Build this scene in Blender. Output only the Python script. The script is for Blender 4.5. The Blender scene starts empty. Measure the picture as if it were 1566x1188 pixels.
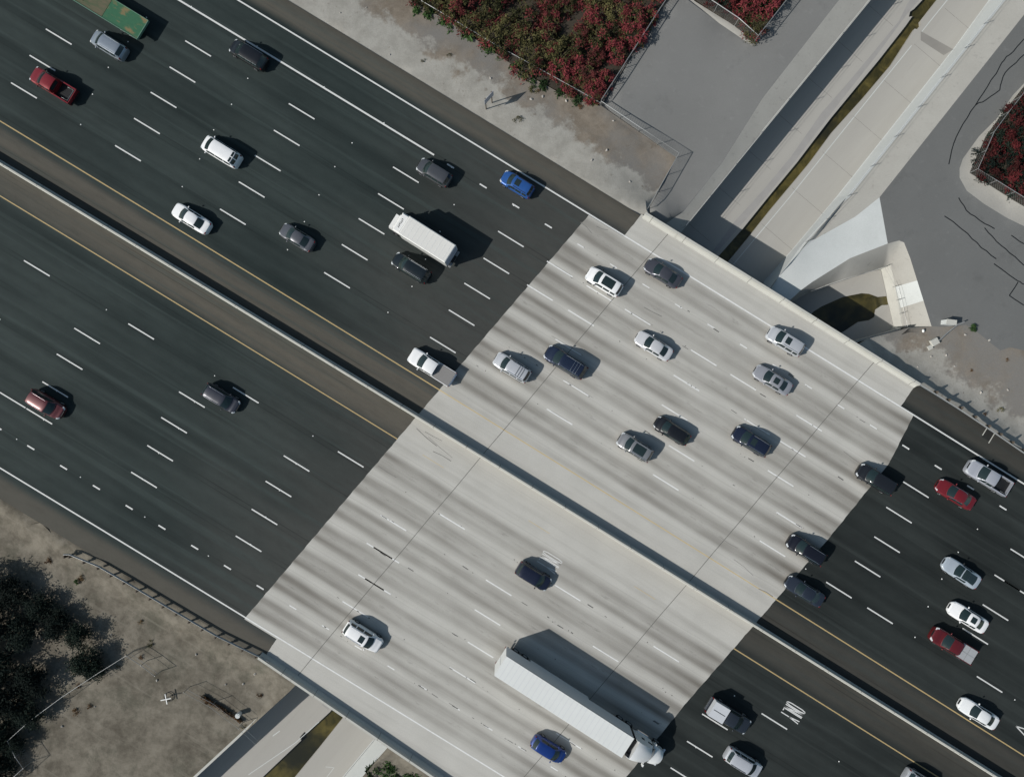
import bpy, bmesh, math, random
from mathutils import Vector, Matrix, geometry
C = bpy.context; SC = C.scene; COL = SC.collection
rnd = random.Random(7)

# ------------------------------------------------------------------ camera, sky, sun, exposure
CAMH, FPX = 80.0, 1016.0                       # drone height (m), focal length in photograph pixels
cam_d = bpy.data.cameras.new('camera'); cam = bpy.data.objects.new('camera', cam_d); COL.objects.link(cam)
cam.location = (0, 0, CAMH); cam_d.sensor_width = 36; cam_d.lens = FPX/1566*36
cam_d.clip_start = 0.5; cam_d.clip_end = 6000; SC.camera = cam
SUN_EL = math.radians(37.5); SH = math.radians(18.5)          # elevation; direction shadows fall (from +X)
W = bpy.data.worlds.new("World"); SC.world = W; W.use_nodes = True
wn = W.node_tree.nodes; sky = wn.new('ShaderNodeTexSky'); sky.sky_type = 'NISHITA'; sky.sun_disc = False
sky.sun_elevation = SUN_EL; sky.sun_rotation = math.atan2(-math.cos(SH), -math.sin(SH)); sky.dust_density = 1.5
wn['Background'].inputs[1].default_value = 0.080
tint = wn.new('ShaderNodeMix'); tint.data_type = 'RGBA'; tint.blend_type = 'MULTIPLY'; tint.inputs[0].default_value = 1; tint.inputs[7].default_value = (.94, 1.02, .95, 1)
W.node_tree.links.new(sky.outputs[0], tint.inputs[6]); W.node_tree.links.new(tint.outputs[2], wn['Background'].inputs[0])
sl = bpy.data.lights.new('sun', 'SUN'); sl.energy = 4.1; sl.angle = math.radians(0.5); sl.color = (1.0, 0.952, 0.895)
so = bpy.data.objects.new('sun', sl); COL.objects.link(so); so.location = (-60, -20, 60)
so.rotation_euler = Vector((math.cos(SUN_EL)*math.cos(SH), math.cos(SUN_EL)*math.sin(SH), -math.sin(SUN_EL))).to_track_quat('-Z', 'Y').to_euler()
SC.view_settings.view_transform = 'Standard'; SC.view_settings.look = 'None'; SC.view_settings.gamma = 1
SC.view_settings.use_curve_mapping = False; SC.view_settings.exposure = 0.0
SC.render.engine = 'CYCLES'

# ------------------------------------------------------------------ coordinates
TH = math.atan(.6145); CU, SU = math.cos(TH), math.sin(TH); BEND = 6.9e-5
def P(px, py, z=0.0):                          # a photograph pixel seen at height z -> world point
    k = (CAMH - z)/FPX
    return Vector(((px-783)*k, -(py-594)*k, z))
def uv_of(x, y):                               # world -> road coordinates (u along the road, v across)
    u = x*CU - y*SU; v = x*SU + y*CU
    return u, v + BEND*u*u
def R(u, v, z=0.0):                            # road coordinates -> world
    v -= BEND*u*u
    return Vector((u*CU + v*SU, -u*SU + v*CU, z))
def sstep(a, b, x):
    t = max(0, min(1, (x-a)/(b-a))); return t*t*(3-2*t)

# ------------------------------------------------------------------ node helper and materials
class NT:
    def __init__(s, name):
        s.m = bpy.data.materials.new(name); s.m.use_nodes = True; s.t = s.m.node_tree; s.b = s.t.nodes['Principled BSDF']
        s.out = s.t.nodes['Material Output']
    def n(s, typ, ins=None, **kw):
        d = s.t.nodes.new(typ)
        for k, v in kw.items(): setattr(d, k, v)
        for k, v in (ins or {}).items(): s.put(d.inputs[k], v)
        return d
    def put(s, sock, v):
        if isinstance(v, bpy.types.NodeSocket): s.t.links.new(v, sock)
        elif isinstance(v, (tuple, list)) and len(v) == 3 and sock.type == 'RGBA': sock.default_value = (*v, 1)
        else: sock.default_value = v
    def math(s, op, a, b=0.0, c=0.0, clamp=False):
        d = s.n('ShaderNodeMath', {0: a, 1: b, 2: c}, operation=op, use_clamp=clamp); return d.outputs[0]
    def mix(s, f, a, b, blend='MIX'):
        d = s.n('ShaderNodeMix', data_type='RGBA', blend_type=blend)
        s.put(d.inputs[0], f); s.put(d.inputs[6], a); s.put(d.inputs[7], b); return d.outputs[2]
    def noise(s, vec, scale=5.0, detail=4.0, rough=.55, dist=0.0):
        d = s.n('ShaderNodeTexNoise', {'Vector': vec, 'Scale': scale, 'Detail': detail, 'Roughness': rough, 'Distortion': dist}); return d.outputs[0]
    def ramp(s, f, stops, interp='LINEAR'):
        d = s.n('ShaderNodeValToRGB', {0: f}); cr = d.color_ramp; cr.interpolation = interp
        while len(cr.elements) < len(stops): cr.elements.new(.5)
        for e, (p, c) in zip(cr.elements, stops):
            e.position = p; e.color = (c, c, c, 1) if not isinstance(c, tuple) else (*c, 1)
        return d.outputs[0]
    def smooth(s, x, a, b, lo=0.0, hi=1.0):
        d = s.n('ShaderNodeMapRange', {0: x, 1: a, 2: b, 3: lo, 4: hi}, interpolation_type='SMOOTHSTEP'); return d.outputs[0]
    def uv(s): return s.n('ShaderNodeUVMap').outputs[0]
    def obj(s): return s.n('ShaderNodeTexCoord').outputs['Object']
    def pos(s): return s.n('ShaderNodeNewGeometry').outputs['Position']
    def sep(s, v): return s.n('ShaderNodeSeparateXYZ', {0: v}).outputs
    def comb(s, x, y, z=0.0): return s.n('ShaderNodeCombineXYZ', {0: x, 1: y, 2: z}).outputs[0]
    def scale(s, v, xyz): return s.n('ShaderNodeVectorMath', {0: v, 1: xyz}, operation='MULTIPLY').outputs[0]
    def bump(s, h, strength=.3, dist=.03):
        s.put(s.b.inputs['Normal'], s.n('ShaderNodeBump', {'Height': h, 'Strength': strength, 'Distance': dist}).outputs[0])
    def fin(s, col, rough=.85, spec=.3, metal=0.0, coat=0.0):
        s.put(s.b.inputs['Base Color'], col); s.put(s.b.inputs['Roughness'], rough)
        s.put(s.b.inputs['Specular IOR Level'], spec); s.put(s.b.inputs['Metallic'], metal); s.b.inputs['Coat Weight'].default_value = coat
        return s.m

def mat_plain(name, col, rough=.6, spec=.4, metal=0.0, coat=0.0, var=.12, scale=6.0, bump=0.0):
    t = NT(name); p = t.pos(); n = t.noise(p, scale, 5)
    c = t.mix(n, tuple(x*(1-var) for x in col), tuple(min(1, x*(1+var)) for x in col))
    if bump: t.bump(t.noise(p, scale*3, 4), bump, .02)
    return t.fin(c, rough, spec, metal, coat)

def mat_asphalt(name, dark, light, shoulder, dust_vignette=None):
    t = NT(name); w = t.uv(); u, v, _ = t.sep(w)
    s1 = t.noise(t.scale(w, (.02, .55, 1)), 1.0, 5, .6); s2 = t.noise(t.scale(w, (.05, .12, 1)), 1.0, 5, .6, .4)
    side = t.math('LESS_THAN', v, -8.8)
    vv = t.math('ADD', v, t.math('MULTIPLY_ADD', side, 17.55, -0.15))
    fr = t.math('FRACT', t.math('DIVIDE', t.math('ADD', vv, 37.8), 3.78))
    lane = t.ramp(fr, [(0, .25), (.1, .35), (.27, .75), (.4, .55), (.5, .42), (.6, .55), (.73, .75), (.9, .35), (1, .25)], 'B_SPLINE')
    f = t.math('ADD', t.math('MULTIPLY', s1, .55), t.math('ADD', t.math('MULTIPLY', lane, .5), t.math('MULTIPLY', t.math('SUBTRACT', s2, .5), 1.0)))
    c = t.mix(t.smooth(f, .15, .95), dark, light)
    if dust_vignette:  # dust near the bridge, plus lens edge darkening painted into the same fade
        wob = t.math('MULTIPLY', t.math('SUBTRACT', t.noise(t.scale(w, (.04, .12, 1)), 1.0, 4), .5), 26.0)
        c = t.mix(t.math('MULTIPLY', t.smooth(t.math('ADD', u, wob), -34, -3), .75), c, dust_vignette)
    j = t.math('MULTIPLY', t.math('SUBTRACT', t.noise(t.scale(w, (.15, .6, 1)), 1.0, 3), .5), .5)
    vj = t.math('ADD', v, j)
    for a, b in ((22.95, 24.0),):
        c = t.mix(t.math('MULTIPLY', t.smooth(vj, a, b), t.math('MULTIPLY_ADD', s1, .9, .25), clamp=True), c, shoulder)
    c = t.mix(t.math('MULTIPLY', t.smooth(vj, 24.9, 25.9), .6), c, tuple(x*.6 for x in shoulder))
    med = t.math('MULTIPLY', t.smooth(vj, -12.6, -11.4), t.smooth(vj, -5.9, -4.7, 1.0, 0.0))
    c = t.mix(t.math('MULTIPLY', med, t.math('MULTIPLY_ADD', s1, 1.1, .2), clamp=True), c, shoulder)
    sm = t.ramp(fr, [(0, 0), (.045, 0), (.065, 1), (.085, 0), (.90, 0), (.925, .8), (.95, 0), (1, 0)]); brk = t.smooth(t.noise(t.scale(w, (.06, .3, 1)), 1.0, 4), .42, .6)
    c = t.mix(t.math('MULTIPLY', t.math('MULTIPLY', sm, brk), .55), c, tuple(x*.45 for x in dark))
    pol = t.math('MULTIPLY', t.smooth(t.noise(t.scale(w, (.012, .9, 1)), 1.3, 3, .5), .52, .68), .4); c = t.mix(pol, c, tuple(x*1.35 for x in light))
    c = t.mix(t.math('MULTIPLY', t.smooth(vj, -41.8, -40.6, 1.0, 0.0), .7), c, shoulder)
    fine = t.noise(t.scale(w, (1, 1, 1)), 14.0, 6, .75)
    c = t.mix(1.0, c, t.ramp(fine, [(.25, .78), (.75, 1.2)]), 'MULTIPLY')
    spots = t.noise(t.scale(w, (.5, 1.3, 1)), .9, 5, .7)
    c = t.mix(1.0, c, t.ramp(spots, [(.2, .82), (.5, 1.0), (.85, 1.12)]), 'MULTIPLY')
    t.bump(t.noise(w, 40.0, 3), .25, .01)
    return t.fin(c, .88, .25)

def mat_deck():
    t = NT('bridge_concrete'); w = t.uv(); u, v, _ = t.sep(w)
    side = t.math('LESS_THAN', v, -8.8)
    wob = t.math('MULTIPLY', t.math('SUBTRACT', t.noise(t.scale(w, (.06, .06, 1)), 1.0, 3), .5), .7)
    vv = t.math('ADD', t.math('ADD', v, wob), t.math('MULTIPLY_ADD', side, 17.55, -0.15))
    fr = t.math('FRACT', t.math('DIVIDE', t.math('ADD', vv, 37.8), 3.78))
    lane = t.ramp(fr, [(0, 0.0), (.13, .05), (.28, 1.0), (.4, .5), (.5, .38), (.6, .5), (.73, 1.0), (.88, .05), (1, 0.0)], 'B_SPLINE')
    lanes = t.math('MULTIPLY', t.smooth(v, 22.2, 22.8, 1.0, 0.0), t.smooth(v, -40.1, -39.4))
    lanes = t.math('MULTIPLY', lanes, t.math('SUBTRACT', 1.0, t.math('MULTIPLY', t.smooth(v, -13.6, -12.4), t.smooth(v, -4.9, -3.7, 1.0, 0.0))))
    ends = t.smooth(t.math('ABSOLUTE', t.math('SUBTRACT', t.math('SUBTRACT', u, t.math('MULTIPLY', v, .157)), 17.0)), 8, 25)
    s1 = t.noise(t.scale(w, (.035, .9, 1)), 1.0, 5, .6); s2 = t.noise(t.scale(w, (.07, .1, 1)), 1.0, 4, .6)
    amt = t.math('MULTIPLY', t.math('MULTIPLY', lane, lanes), t.math('ADD', t.math('MULTIPLY_ADD', ends, .50, .56), t.math('MULTIPLY', t.math('SUBTRACT', s2, .48), 1.3)), clamp=True)
    amt = t.math('ADD', amt, t.math('MULTIPLY', t.math('SUBTRACT', s1, .48), 1.0), clamp=True)
    base = t.mix(t.noise(w, .25, 5), (.385, .378, .350), (.510, .504, .470))
    c = t.mix(amt, base, (.158, .148, .130))
    ctr = t.ramp(fr, [(.36, 0), (.5, 1), (.64, 0)], 'EASE'); oil = t.smooth(t.noise(t.scale(w, (.35, 1.6, 1)), 1.6, 6, .8), .50, .72)
    c = t.mix(t.math('MULTIPLY', t.math('MULTIPLY', ctr, lanes), t.math('MULTIPLY', oil, .55)), c, (.12, .115, .105))
    pj = t.ramp(fr, [(0, 0), (.955, 0), (.965, 1), (.975, 0), (1, 0)]); c = t.mix(t.math('MULTIPLY', pj, .35), c, (.20, .195, .18))
    j = t.noise(t.scale(w, (.12, 2.2, 1)), 1.0, 6, .7)                      # scuffs and skid marks along the lanes
    c = t.mix(t.math('MULTIPLY', t.smooth(j, .66, .80), .30), c, (.17, .165, .155))
    bl = t.noise(t.scale(w, (.5, .9, 1)), 1.0, 6, .75)
    c = t.mix(t.math('MULTIPLY', t.smooth(bl, .62, .78), .35), c, (.24, .235, .215))
    yb = t.math('MULTIPLY', t.smooth(v, -12.0, -9.4), t.smooth(v, -8.6, -6.5, 1.0, 0.0))
    c = t.mix(t.math('MULTIPLY', yb, .25), c, (.36, .34, .30))
    fine = t.noise(w, 9.0, 7, .75)
    c = t.mix(1.0, c, t.ramp(fine, [(.25, .85), (.75, 1.13)]), 'MULTIPLY')
    t.bump(t.noise(w, 30.0, 3), .2, .01)
    return t.fin(c, .8, .3)

def mat_concrete(name, a, b, streak=(.3, .3), stain=.3, fine=.12):
    t = NT(name); w = t.pos(); n = t.noise(t.scale(w, (1, 1, .3)), .35, 6, .6); n2 = t.noise(w, 1.7, 6, .7); n3 = t.noise(w, 7.0, 7, .8)
    c = t.mix(n, a, b); c = t.mix(t.math('MULTIPLY', t.smooth(n2, .55, .75), stain), c, tuple(x*.55 for x in a))
    c = t.mix(1.0, c, t.ramp(n3, [(.2, 1-fine), (.8, 1+fine)]), 'MULTIPLY'); t.bump(n3, .2, .02)
    return t.fin(c, .85, .25)

def mat_barrier():
    t = NT('barrier_concrete'); w = t.uv(); u, v, _ = t.sep(w); p = t.pos(); n = t.noise(t.scale(w, (.25, 2, 1)), 1.0, 6, .65); g = t.noise(p, 8.0, 6, .8); s = t.noise(t.scale(w, (1.6, .4, 1)), 1.0, 6, .75)
    c = t.mix(n, (.37, .37, .335), (.52, .52, .485)); c = t.mix(t.math('MULTIPLY', t.smooth(s, .56, .72), .5), c, (.235, .225, .20))
    j = t.math('FRACT', t.math('DIVIDE', t.math('ADD', u, 300.0), 4.6)); c = t.mix(t.math('MULTIPLY', t.math('LESS_THAN', j, .017), .7), c, (.12, .115, .105))
    c = t.mix(1.0, c, t.ramp(g, [(.2, .88), (.8, 1.12)]), 'MULTIPLY'); t.bump(g, .3, .02); return t.fin(c, .85, .25)

def mat_dirt():
    t = NT('dirt'); w = t.uv(); u, v, _ = t.sep(w); p = t.pos()
    big = t.noise(p, .09, 6, .6); mid = t.noise(p, .45, 8, .7, .15); fine = t.noise(p, 3.2, 8, .75); grit = t.noise(p, 14.0, 6, .8)
    soil = t.mix(t.smooth(mid, .3, .7), (.155, .132, .105), (.255, .220, .178))
    soil = t.mix(t.smooth(big, .42, .62), soil, (.190, .183, .170))
    soil = t.mix(t.math('MULTIPLY', t.smooth(fine, .55, .72), .5), soil, (.285, .225, .165))
    wob = t.math('MULTIPLY', t.math('SUBTRACT', t.noise(p, .22, 7, .72), .5), 12.0)
    vr = t.math('ADD', v, wob)
    sand = t.mix(t.smooth(mid, .3, .7), (.28, .272, .245), (.365, .357, .325))
    c = t.mix(t.math('MULTIPLY', t.smooth(vr, 29.2, 30.8, 1.0, 0.0), .92), soil, sand)
    c = t.mix(t.math('MULTIPLY', t.smooth(t.noise(p, 1.3, 7, .78), .60, .72), .5), c, (.17, .145, .11))
    sw = t.mix(t.smooth(mid, .25, .75), (.085, .076, .060), (.215, .196, .160))
    sw = t.mix(t.math('MULTIPLY', t.smooth(t.noise(p, .2, 7, .72, .15), .5, .66), .6), sw, (.070, .071, .054))
    sw = t.mix(t.math('MULTIPLY', t.smooth(fine, .58, .74), .4), sw, (.235, .215, .17))
    tv = t.noise(t.scale(w, (.05, .9, 1)), 1.0, 5, .6); sw = t.mix(t.math('MULTIPLY', t.smooth(tv, .56, .66), .35), sw, (.22, .205, .17))
    c = t.mix(t.math('LESS_THAN', v, -8.0), c, sw)
    c = t.mix(t.math('MULTIPLY', t.smooth(t.noise(p, .8, 7, .75), .60, .70), .55), c, (.12, .098, .075))
    c = t.mix(1.0, c, t.ramp(grit, [(.2, .72), (.8, 1.28)]), 'MULTIPLY')
    t.bump(t.math('ADD', t.math('MULTIPLY', fine, .8), t.math('MULTIPLY', grit, .3)), .45, .07)
    return t.fin(c, .95, .1)

def mat_road(name, col):
    t = NT(name); p = t.pos(); n = t.noise(p, .12, 5, .6); m = t.noise(p, 1.1, 7, .7); g = t.noise(p, 13.0, 6, .8)
    c = t.mix(n, tuple(x*.86 for x in col), tuple(x*1.14 for x in col))
    c = t.mix(t.math('MULTIPLY', t.smooth(m, .56, .76), .34), c, tuple(x*1.45 for x in col)); k = t.noise(p, .35, 7, .7); c = t.mix(t.math('MULTIPLY', t.smooth(k, .55, .70), .35), c, tuple(x*.68 for x in col))
    q = t.noise(p, 2.6, 6, .8); c = t.mix(t.math('MULTIPLY', t.smooth(q, .64, .74), .4), c, tuple(x*.6 for x in col))
    c = t.mix(1.0, c, t.ramp(g, [(.2, .86), (.8, 1.14)]), 'MULTIPLY'); t.bump(g, .25, .02)
    return t.fin(c, .9, .2)

def mat_floor():
    t = NT('channel_concrete'); p = t.pos(); rot = t.n('ShaderNodeVectorRotate', {'Vector': p, 'Angle': -math.radians(49.6)}, rotation_type='Z_AXIS').outputs[0]
    n = t.noise(t.scale(rot, (.06, .35, 1)), 1.0, 6, .6); s = t.noise(t.scale(rot, (.12, 2.4, 1)), 1.0, 6, .65); g = t.noise(p, 9.0, 7, .8); m = t.noise(p, .8, 7, .7)
    c = t.mix(n, (.32, .312, .288), (.405, .398, .372))
    c = t.mix(t.math('MULTIPLY', t.smooth(s, .55, .75), .35), c, (.30, .285, .26))
    c = t.mix(t.math('MULTIPLY', t.smooth(m, .60, .75), .3), c, (.33, .30, .25))
    c = t.mix(1.0, c, t.ramp(g, [(.2, .92), (.8, 1.08)]), 'MULTIPLY'); t.bump(g, .15, .02)
    return t.fin(c, .85, .25)

def mat_water():
    t = NT('algae_water'); p = t.pos(); n = t.noise(p, .5, 7, .65, .8); m = t.noise(p, .13, 4)
    c = t.mix(t.smooth(n, .3, .7), (.034, .031, .010), (.115, .094, .028)); c = t.mix(t.smooth(m, .45, .7), c, (.020, .020, .011))
    t.bump(t.noise(p, 2.5, 3), .05, .02)
    return t.fin(c, .12, .5)

def mat_leaf(name, cols, trans=.25):
    t = NT(name); p = t.pos(); n = t.noise(p, 1.1, 5, .7); oi = t.n('ShaderNodeObjectInfo').outputs['Random']
    f = t.math('ADD', t.math('MULTIPLY', n, .8), t.math('MULTIPLY_ADD', oi, .4, -.1), clamp=True)
    k = len(cols)
    c = t.ramp(f, [(.25+.5*i/(k-1), cols[i]) for i in range(k)])
    fin = t.noise(p, 9.0, 3, .8); c = t.mix(1.0, c, t.ramp(fin, [(.25, .55), (.75, 1.4)]), 'MULTIPLY')
    return t.fin(c, .8, .1)

def mat_paint(name, col, metal=.25, rough=.32):
    t = NT(name); p = t.obj(); n = t.noise(p, 3.0, 3); c = t.mix(n, tuple(x*.94 for x in col), tuple(min(1, x*1.05) for x in col))
    return t.fin(c, rough, .5, metal, .6)

def mat_mesh():
    t = NT('chain_link'); w = t.uv()
    a = t.n('ShaderNodeTexWave', {'Vector': w, 'Scale': 2.2, 'Distortion': 0.0}, wave_type='BANDS', bands_direction='DIAGONAL').outputs[1]
    w2 = t.scale(w, (-1, 1, 1)); b = t.n('ShaderNodeTexWave', {'Vector': w2, 'Scale': 2.2}, wave_type='BANDS', bands_direction='DIAGONAL').outputs[1]
    f = t.math('GREATER_THAN', t.math('MAXIMUM', a, b), .985)
    t.fin((.33, .34, .34), .5, .4, .6)
    tr = t.n('ShaderNodeBsdfTransparent'); mx = t.n('ShaderNodeMixShader', {0: f, 1: tr.outputs[0], 2: t.b.outputs[0]})
    t.t.links.new(mx.outputs[0], t.out.inputs[0]); return t.m

M = {}
M['asph_left'] = mat_asphalt('asphalt_left', (.0112, .0190, .0192), (.0335, .0460, .0445), (.096, .088, .072), (.058, .058, .054))
M['asph_right'] = mat_asphalt('asphalt_right', (.0095, .0130, .0130), (.028, .0340, .0330), (.054, .052, .045))
M['deck'] = mat_deck(); M['dirt'] = mat_dirt(); M['floor'] = mat_floor(); M['water'] = mat_water()
M['conc'] = mat_concrete('concrete', (.41, .41, .375), (.52, .52, .48)); M['conc_dark'] = mat_concrete('concrete_old', (.30, .295, .27), (.40, .39, .36))
M['conc_white'] = mat_concrete('concrete_new', (.47, .495, .485), (.58, .605, .60), stain=.14); M['apron'] = mat_concrete('concrete_apron', (.31, .302, .277), (.40, .395, .365), stain=.45)
M['road'] = mat_road('access_asphalt', (.185, .187, .182)); M['road2'] = mat_road('access_asphalt_east', (.142, .146, .144)); M['tar'] = mat_plain('tar', (.012, .014, .015), .55)
M['barrier'] = mat_barrier(); M['soil'] = mat_concrete('planting_soil', (.030, .026, .020), (.060, .050, .038), fine=.4)
M['white_line'] = mat_plain('white_road_paint', (.61, .62, .61), .7, .3, var=.14, scale=3); M['faded_line'] = mat_plain('faded_white_paint', (.66, .67, .66), .8, .2, var=.2, scale=2.2)
M['yellow_line'] = mat_plain('yellow_road_paint', (.40, .30, .145), .7, .3, var=.2, scale=3); M['faded_yellow'] = mat_plain('faded_yellow_paint', (.50, .405, .235), .8, .2, var=.14, scale=1.5)
M['joint'] = mat_plain('joint_sealant', (.10, .10, .093), .8, var=.5, scale=.4); M['skid'] = mat_plain('rubber_skid', (.20, .195, .182), .8, var=.45, scale=1.5); M['stain'] = mat_plain('damp_stain', (.235, .228, .212), .8, var=.15, scale=.6); M['silt'] = mat_plain('damp_silt', (.305, .300, .290), .8, var=.12, scale=.8); M['black_line'] = mat_plain('black_contrast_paint', (.085, .083, .08), .8, var=.5, scale=1.2)
M['glass'] = mat_plain('car_glass', (.018, .030, .032), .06, .6, var=.05); M['glass_green'] = mat_plain('car_windshield', (.014, .026, .028), .07, .6, var=.2, scale=2)
M['rubber'] = mat_plain('tyre_rubber', (.018, .018, .019), .8, .2); M['rim'] = mat_plain('alloy_rim', (.45, .46, .47), .3, .5, .8)
M['chrome'] = mat_plain('chrome_trim', (.75, .76, .78), .15, .5, .95, var=.02); M['plastic'] = mat_plain('black_plastic', (.012, .013, .014), .5)
M['lamp'] = mat_plain('headlamp_lens', (.50, .53, .55), .12, .6); M['tail'] = mat_plain('tail_lamp_lens', (.13, .010, .012), .2, .6)
M['steel'] = mat_plain('galvanised_steel', (.34, .35, .35), .45, .5, .5, var=.2); M['mesh'] = mat_mesh()
M['wood'] = mat_plain('post_timber', (.12, .10, .08), .85, .2, var=.3); M['bark'] = mat_plain('bark', (.06, .05, .038), .9, .2, var=.4)
M['rock'] = mat_plain('pale_rock', (.42, .40, .37), .9, .2, var=.25, bump=.4); M['marker'] = mat_plain('ceramic_marker', (.78, .79, .77), .35)
M['leaf_g'] = mat_leaf('green_leaves', [(.018, .034, .014), (.038, .075, .024), (.065, .120, .040)]); M['leaf_o'] = mat_leaf('olive_leaves', [(.036, .040, .018), (.085, .080, .034), (.140, .130, .055)])
M['leaf_d'] = mat_leaf('dark_leaves', [(.006, .0105, .009), (.010, .018, .0145), (.018, .029, .021)]); M['flower'] = mat_leaf('crimson_bracts', [(.062, .026, .022), (.140, .032, .034), (.215, .044, .052)])
M['flower_d'] = mat_leaf('dull_red_bracts', [(.030, .012, .011), (.070, .014, .015), (.115, .022, .024)]); M['dry'] = mat_leaf('dry_leaves', [(.06, .035, .018), (.115, .062, .028), (.15, .10, .05)])

# ------------------------------------------------------------------ mesh builder
class MB:
    def __init__(s): s.v = []; s.f = []; s.uv = {}
    def quad(s, a, b, c, d):
        i = len(s.v); s.v += [Vector(a), Vector(b), Vector(c), Vector(d)]; s.f.append((i, i+1, i+2, i+3))
    def box(s, c, size, rot=None, taper=1.0):
        i = len(s.v); hx, hy, hz = size[0]/2, size[1]/2, size[2]/2
        for z in (-hz, hz):
            k = taper if z > 0 else 1.0
            for x, y in ((-hx, -hy), (hx, -hy), (hx, hy), (-hx, hy)):
                p = Vector((x*k, y*k, z)); p = (rot @ p) if rot else p; s.v.append(p + Vector(c))
        s.f += [(i+a, i+b, i+c2, i+d) for a, b, c2, d in ((0, 3, 2, 1), (4, 5, 6, 7), (0, 1, 5, 4), (1, 2, 6, 5), (2, 3, 7, 6), (3, 0, 4, 7))]
    def grid(s, fn, nu, nv):
        i = len(s.v)
        for a in range(nu+1):
            for b in range(nv+1): s.v.append(Vector(fn(a/nu, b/nv)))
        for a in range(nu):
            for b in range(nv):
                k = i + a*(nv+1) + b; s.f.append((k, k+nv+1, k+nv+2, k+1))
    def tube(s, pts, r, n=6, cap=True):
        pts = [Vector(p) for p in pts]; base = len(s.v)
        for k, p in enumerate(pts):
            d = (pts[min(k+1, len(pts)-1)] - pts[max(k-1, 0)]).normalized()
            a = d.orthogonal().normalized(); b = d.cross(a); rr = r[k] if isinstance(r, (list, tuple)) else r
            for j in range(n):
                t = 2*math.pi*j/n; s.v.append(p + a*rr*math.cos(t) + b*rr*math.sin(t))
        for k in range(len(pts)-1):
            for j in range(n):
                s.f.append((base+k*n+j, base+k*n+(j+1) % n, base+(k+1)*n+(j+1) % n, base+(k+1)*n+j))
        if cap: s.f.append(tuple(base+j for j in range(n))[::-1]); s.f.append(tuple(base+(len(pts)-1)*n+j for j in range(n)))
    def ell(s, c, r, nu=6, nv=10):
        c = Vector(c)
        s.grid(lambda a, b: c + Vector((r[0]*math.sin(math.pi*a)*math.cos(2*math.pi*b), r[1]*math.sin(math.pi*a)*math.sin(2*math.pi*b), r[2]*math.cos(math.pi*a))), nu, nv)
    def build(s, name, mat, parent=None, smooth=False, uvroad=False, weld=True):
        me = bpy.data.meshes.new(name); me.from_pydata([tuple(p) for p in s.v], [], s.f); me.materials.append(mat)
        if weld:
            bm = bmesh.new(); bm.from_mesh(me); bmesh.ops.remove_doubles(bm, verts=bm.verts, dist=1e-4)
            bmesh.ops.dissolve_degenerate(bm, dist=1e-5, edges=bm.edges); bmesh.ops.recalc_face_normals(bm, faces=bm.faces); bm.to_mesh(me); bm.free()
        if smooth:
            me.polygons.foreach_set('use_smooth', [True]*len(me.polygons)); me.set_sharp_from_angle(angle=math.radians(smooth if smooth > 1 else 40))
        if uvroad: road_uv(me)
        return link(name, me, parent)
def link(name, me, parent=None):
    o = bpy.data.objects.new(name, me); COL.objects.link(o)
    if parent: o.parent = parent
    return o
def road_uv(me):
    l = me.uv_layers.new(name='UVMap')
    for lp in me.loops:
        co = me.vertices[lp.vertex_index].co; l.data[lp.index].uv = uv_of(co.x, co.y)
def tag(o, label=None, cat=None, group=None, kind=None):
    if label: o['label'] = label
    if cat: o['category'] = cat
    if group: o['group'] = group
    if kind: o['kind'] = kind
    return o
def empty(name, loc, rz=0.0):
    o = bpy.data.objects.new(name, None); COL.objects.link(o); o.location = loc; o.rotation_euler = (0, 0, rz); o.empty_display_size = .2; return o
def copy_tree(o, parent=None):
    c = o.copy(); COL.objects.link(c)
    if parent: c.parent = parent
    for ch in list(o.children): copy_tree(ch, c)
    return c

# ------------------------------------------------------------------ freeway surfaces
UB = [(-50, 33.4), (-32.5, 36.2), (-21, 37.7), (-7.3, 40), (.9, 41.3), (4.5, 41.9), (9.9, 42.6), (16.3, 43.4), (21.2, 43.0), (22.69, 42.9), (22.7, 41.0), (26, 41.2)]
UA = [(-50, -8.5), (-40.51, -8.4), (-40.5, -12.95), (-8.4, -7.95), (22.6, -3.05), (22.61, 1.9), (26, 2.3)]
def lerp_tab(t, v):
    for (a, x), (b, y) in zip(t, t[1:]):
        if v <= b: return x + (y-x)*max(0, (v-a)/(b-a))
    return t[-1][1]
def wob(v, k): return .022*math.sin(v*2.3+k)+.016*math.sin(v*5.1+2*k)
def uA(v): return lerp_tab(UA, v)+wob(v, 1)
def uB(v): return lerp_tab(UB, v)+wob(v, 4)
def vlow(u): return -43.35 - .047*(u+8.5)          # outer line of the south parapet
def vtop(u): return 26.28 - .006*max(0, u-20)
VR = sorted({*[x for x, _ in UA if -47 < x < 26], *[x for x, _ in UB if -47 < x < 26], *[-44+.5*i for i in range(140)]})
def sheet(name, mat, lo, hi, vs, nu, parent=None, z=0.0, skirt=.25):
    b = MB(); n = len(vs)
    for v in vs:
        for k in range(nu+1): u = lo(v) + (hi(v)-lo(v))*k/nu; b.v.append(R(u, v, z))
    for i in range(n-1):
        for k in range(nu): a = i*(nu+1)+k; b.f.append((a, a+1, a+nu+2, a+nu+1))
    m = b.build(name, mat, parent, uvroad=False, weld=False); me = m.data
    bm = bmesh.new(); bm.from_mesh(me)
    es = [e for e in bm.edges if e.is_boundary]
    if skirt:
        ret = bmesh.ops.extrude_edge_only(bm, edges=es)
        for x in ret['geom']:
            if isinstance(x, bmesh.types.BMVert): x.co.z -= skirt
    bmesh.ops.recalc_face_normals(bm, faces=bm.faces)
    if sum(f.normal.z for f in bm.faces) < 0: bmesh.ops.reverse_faces(bm, faces=bm.faces)
    bm.to_mesh(me); bm.free(); road_uv(me); return m
vs_l = [-43.45] + [v for v in VR if v > -43.4] + [25.82]
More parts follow.
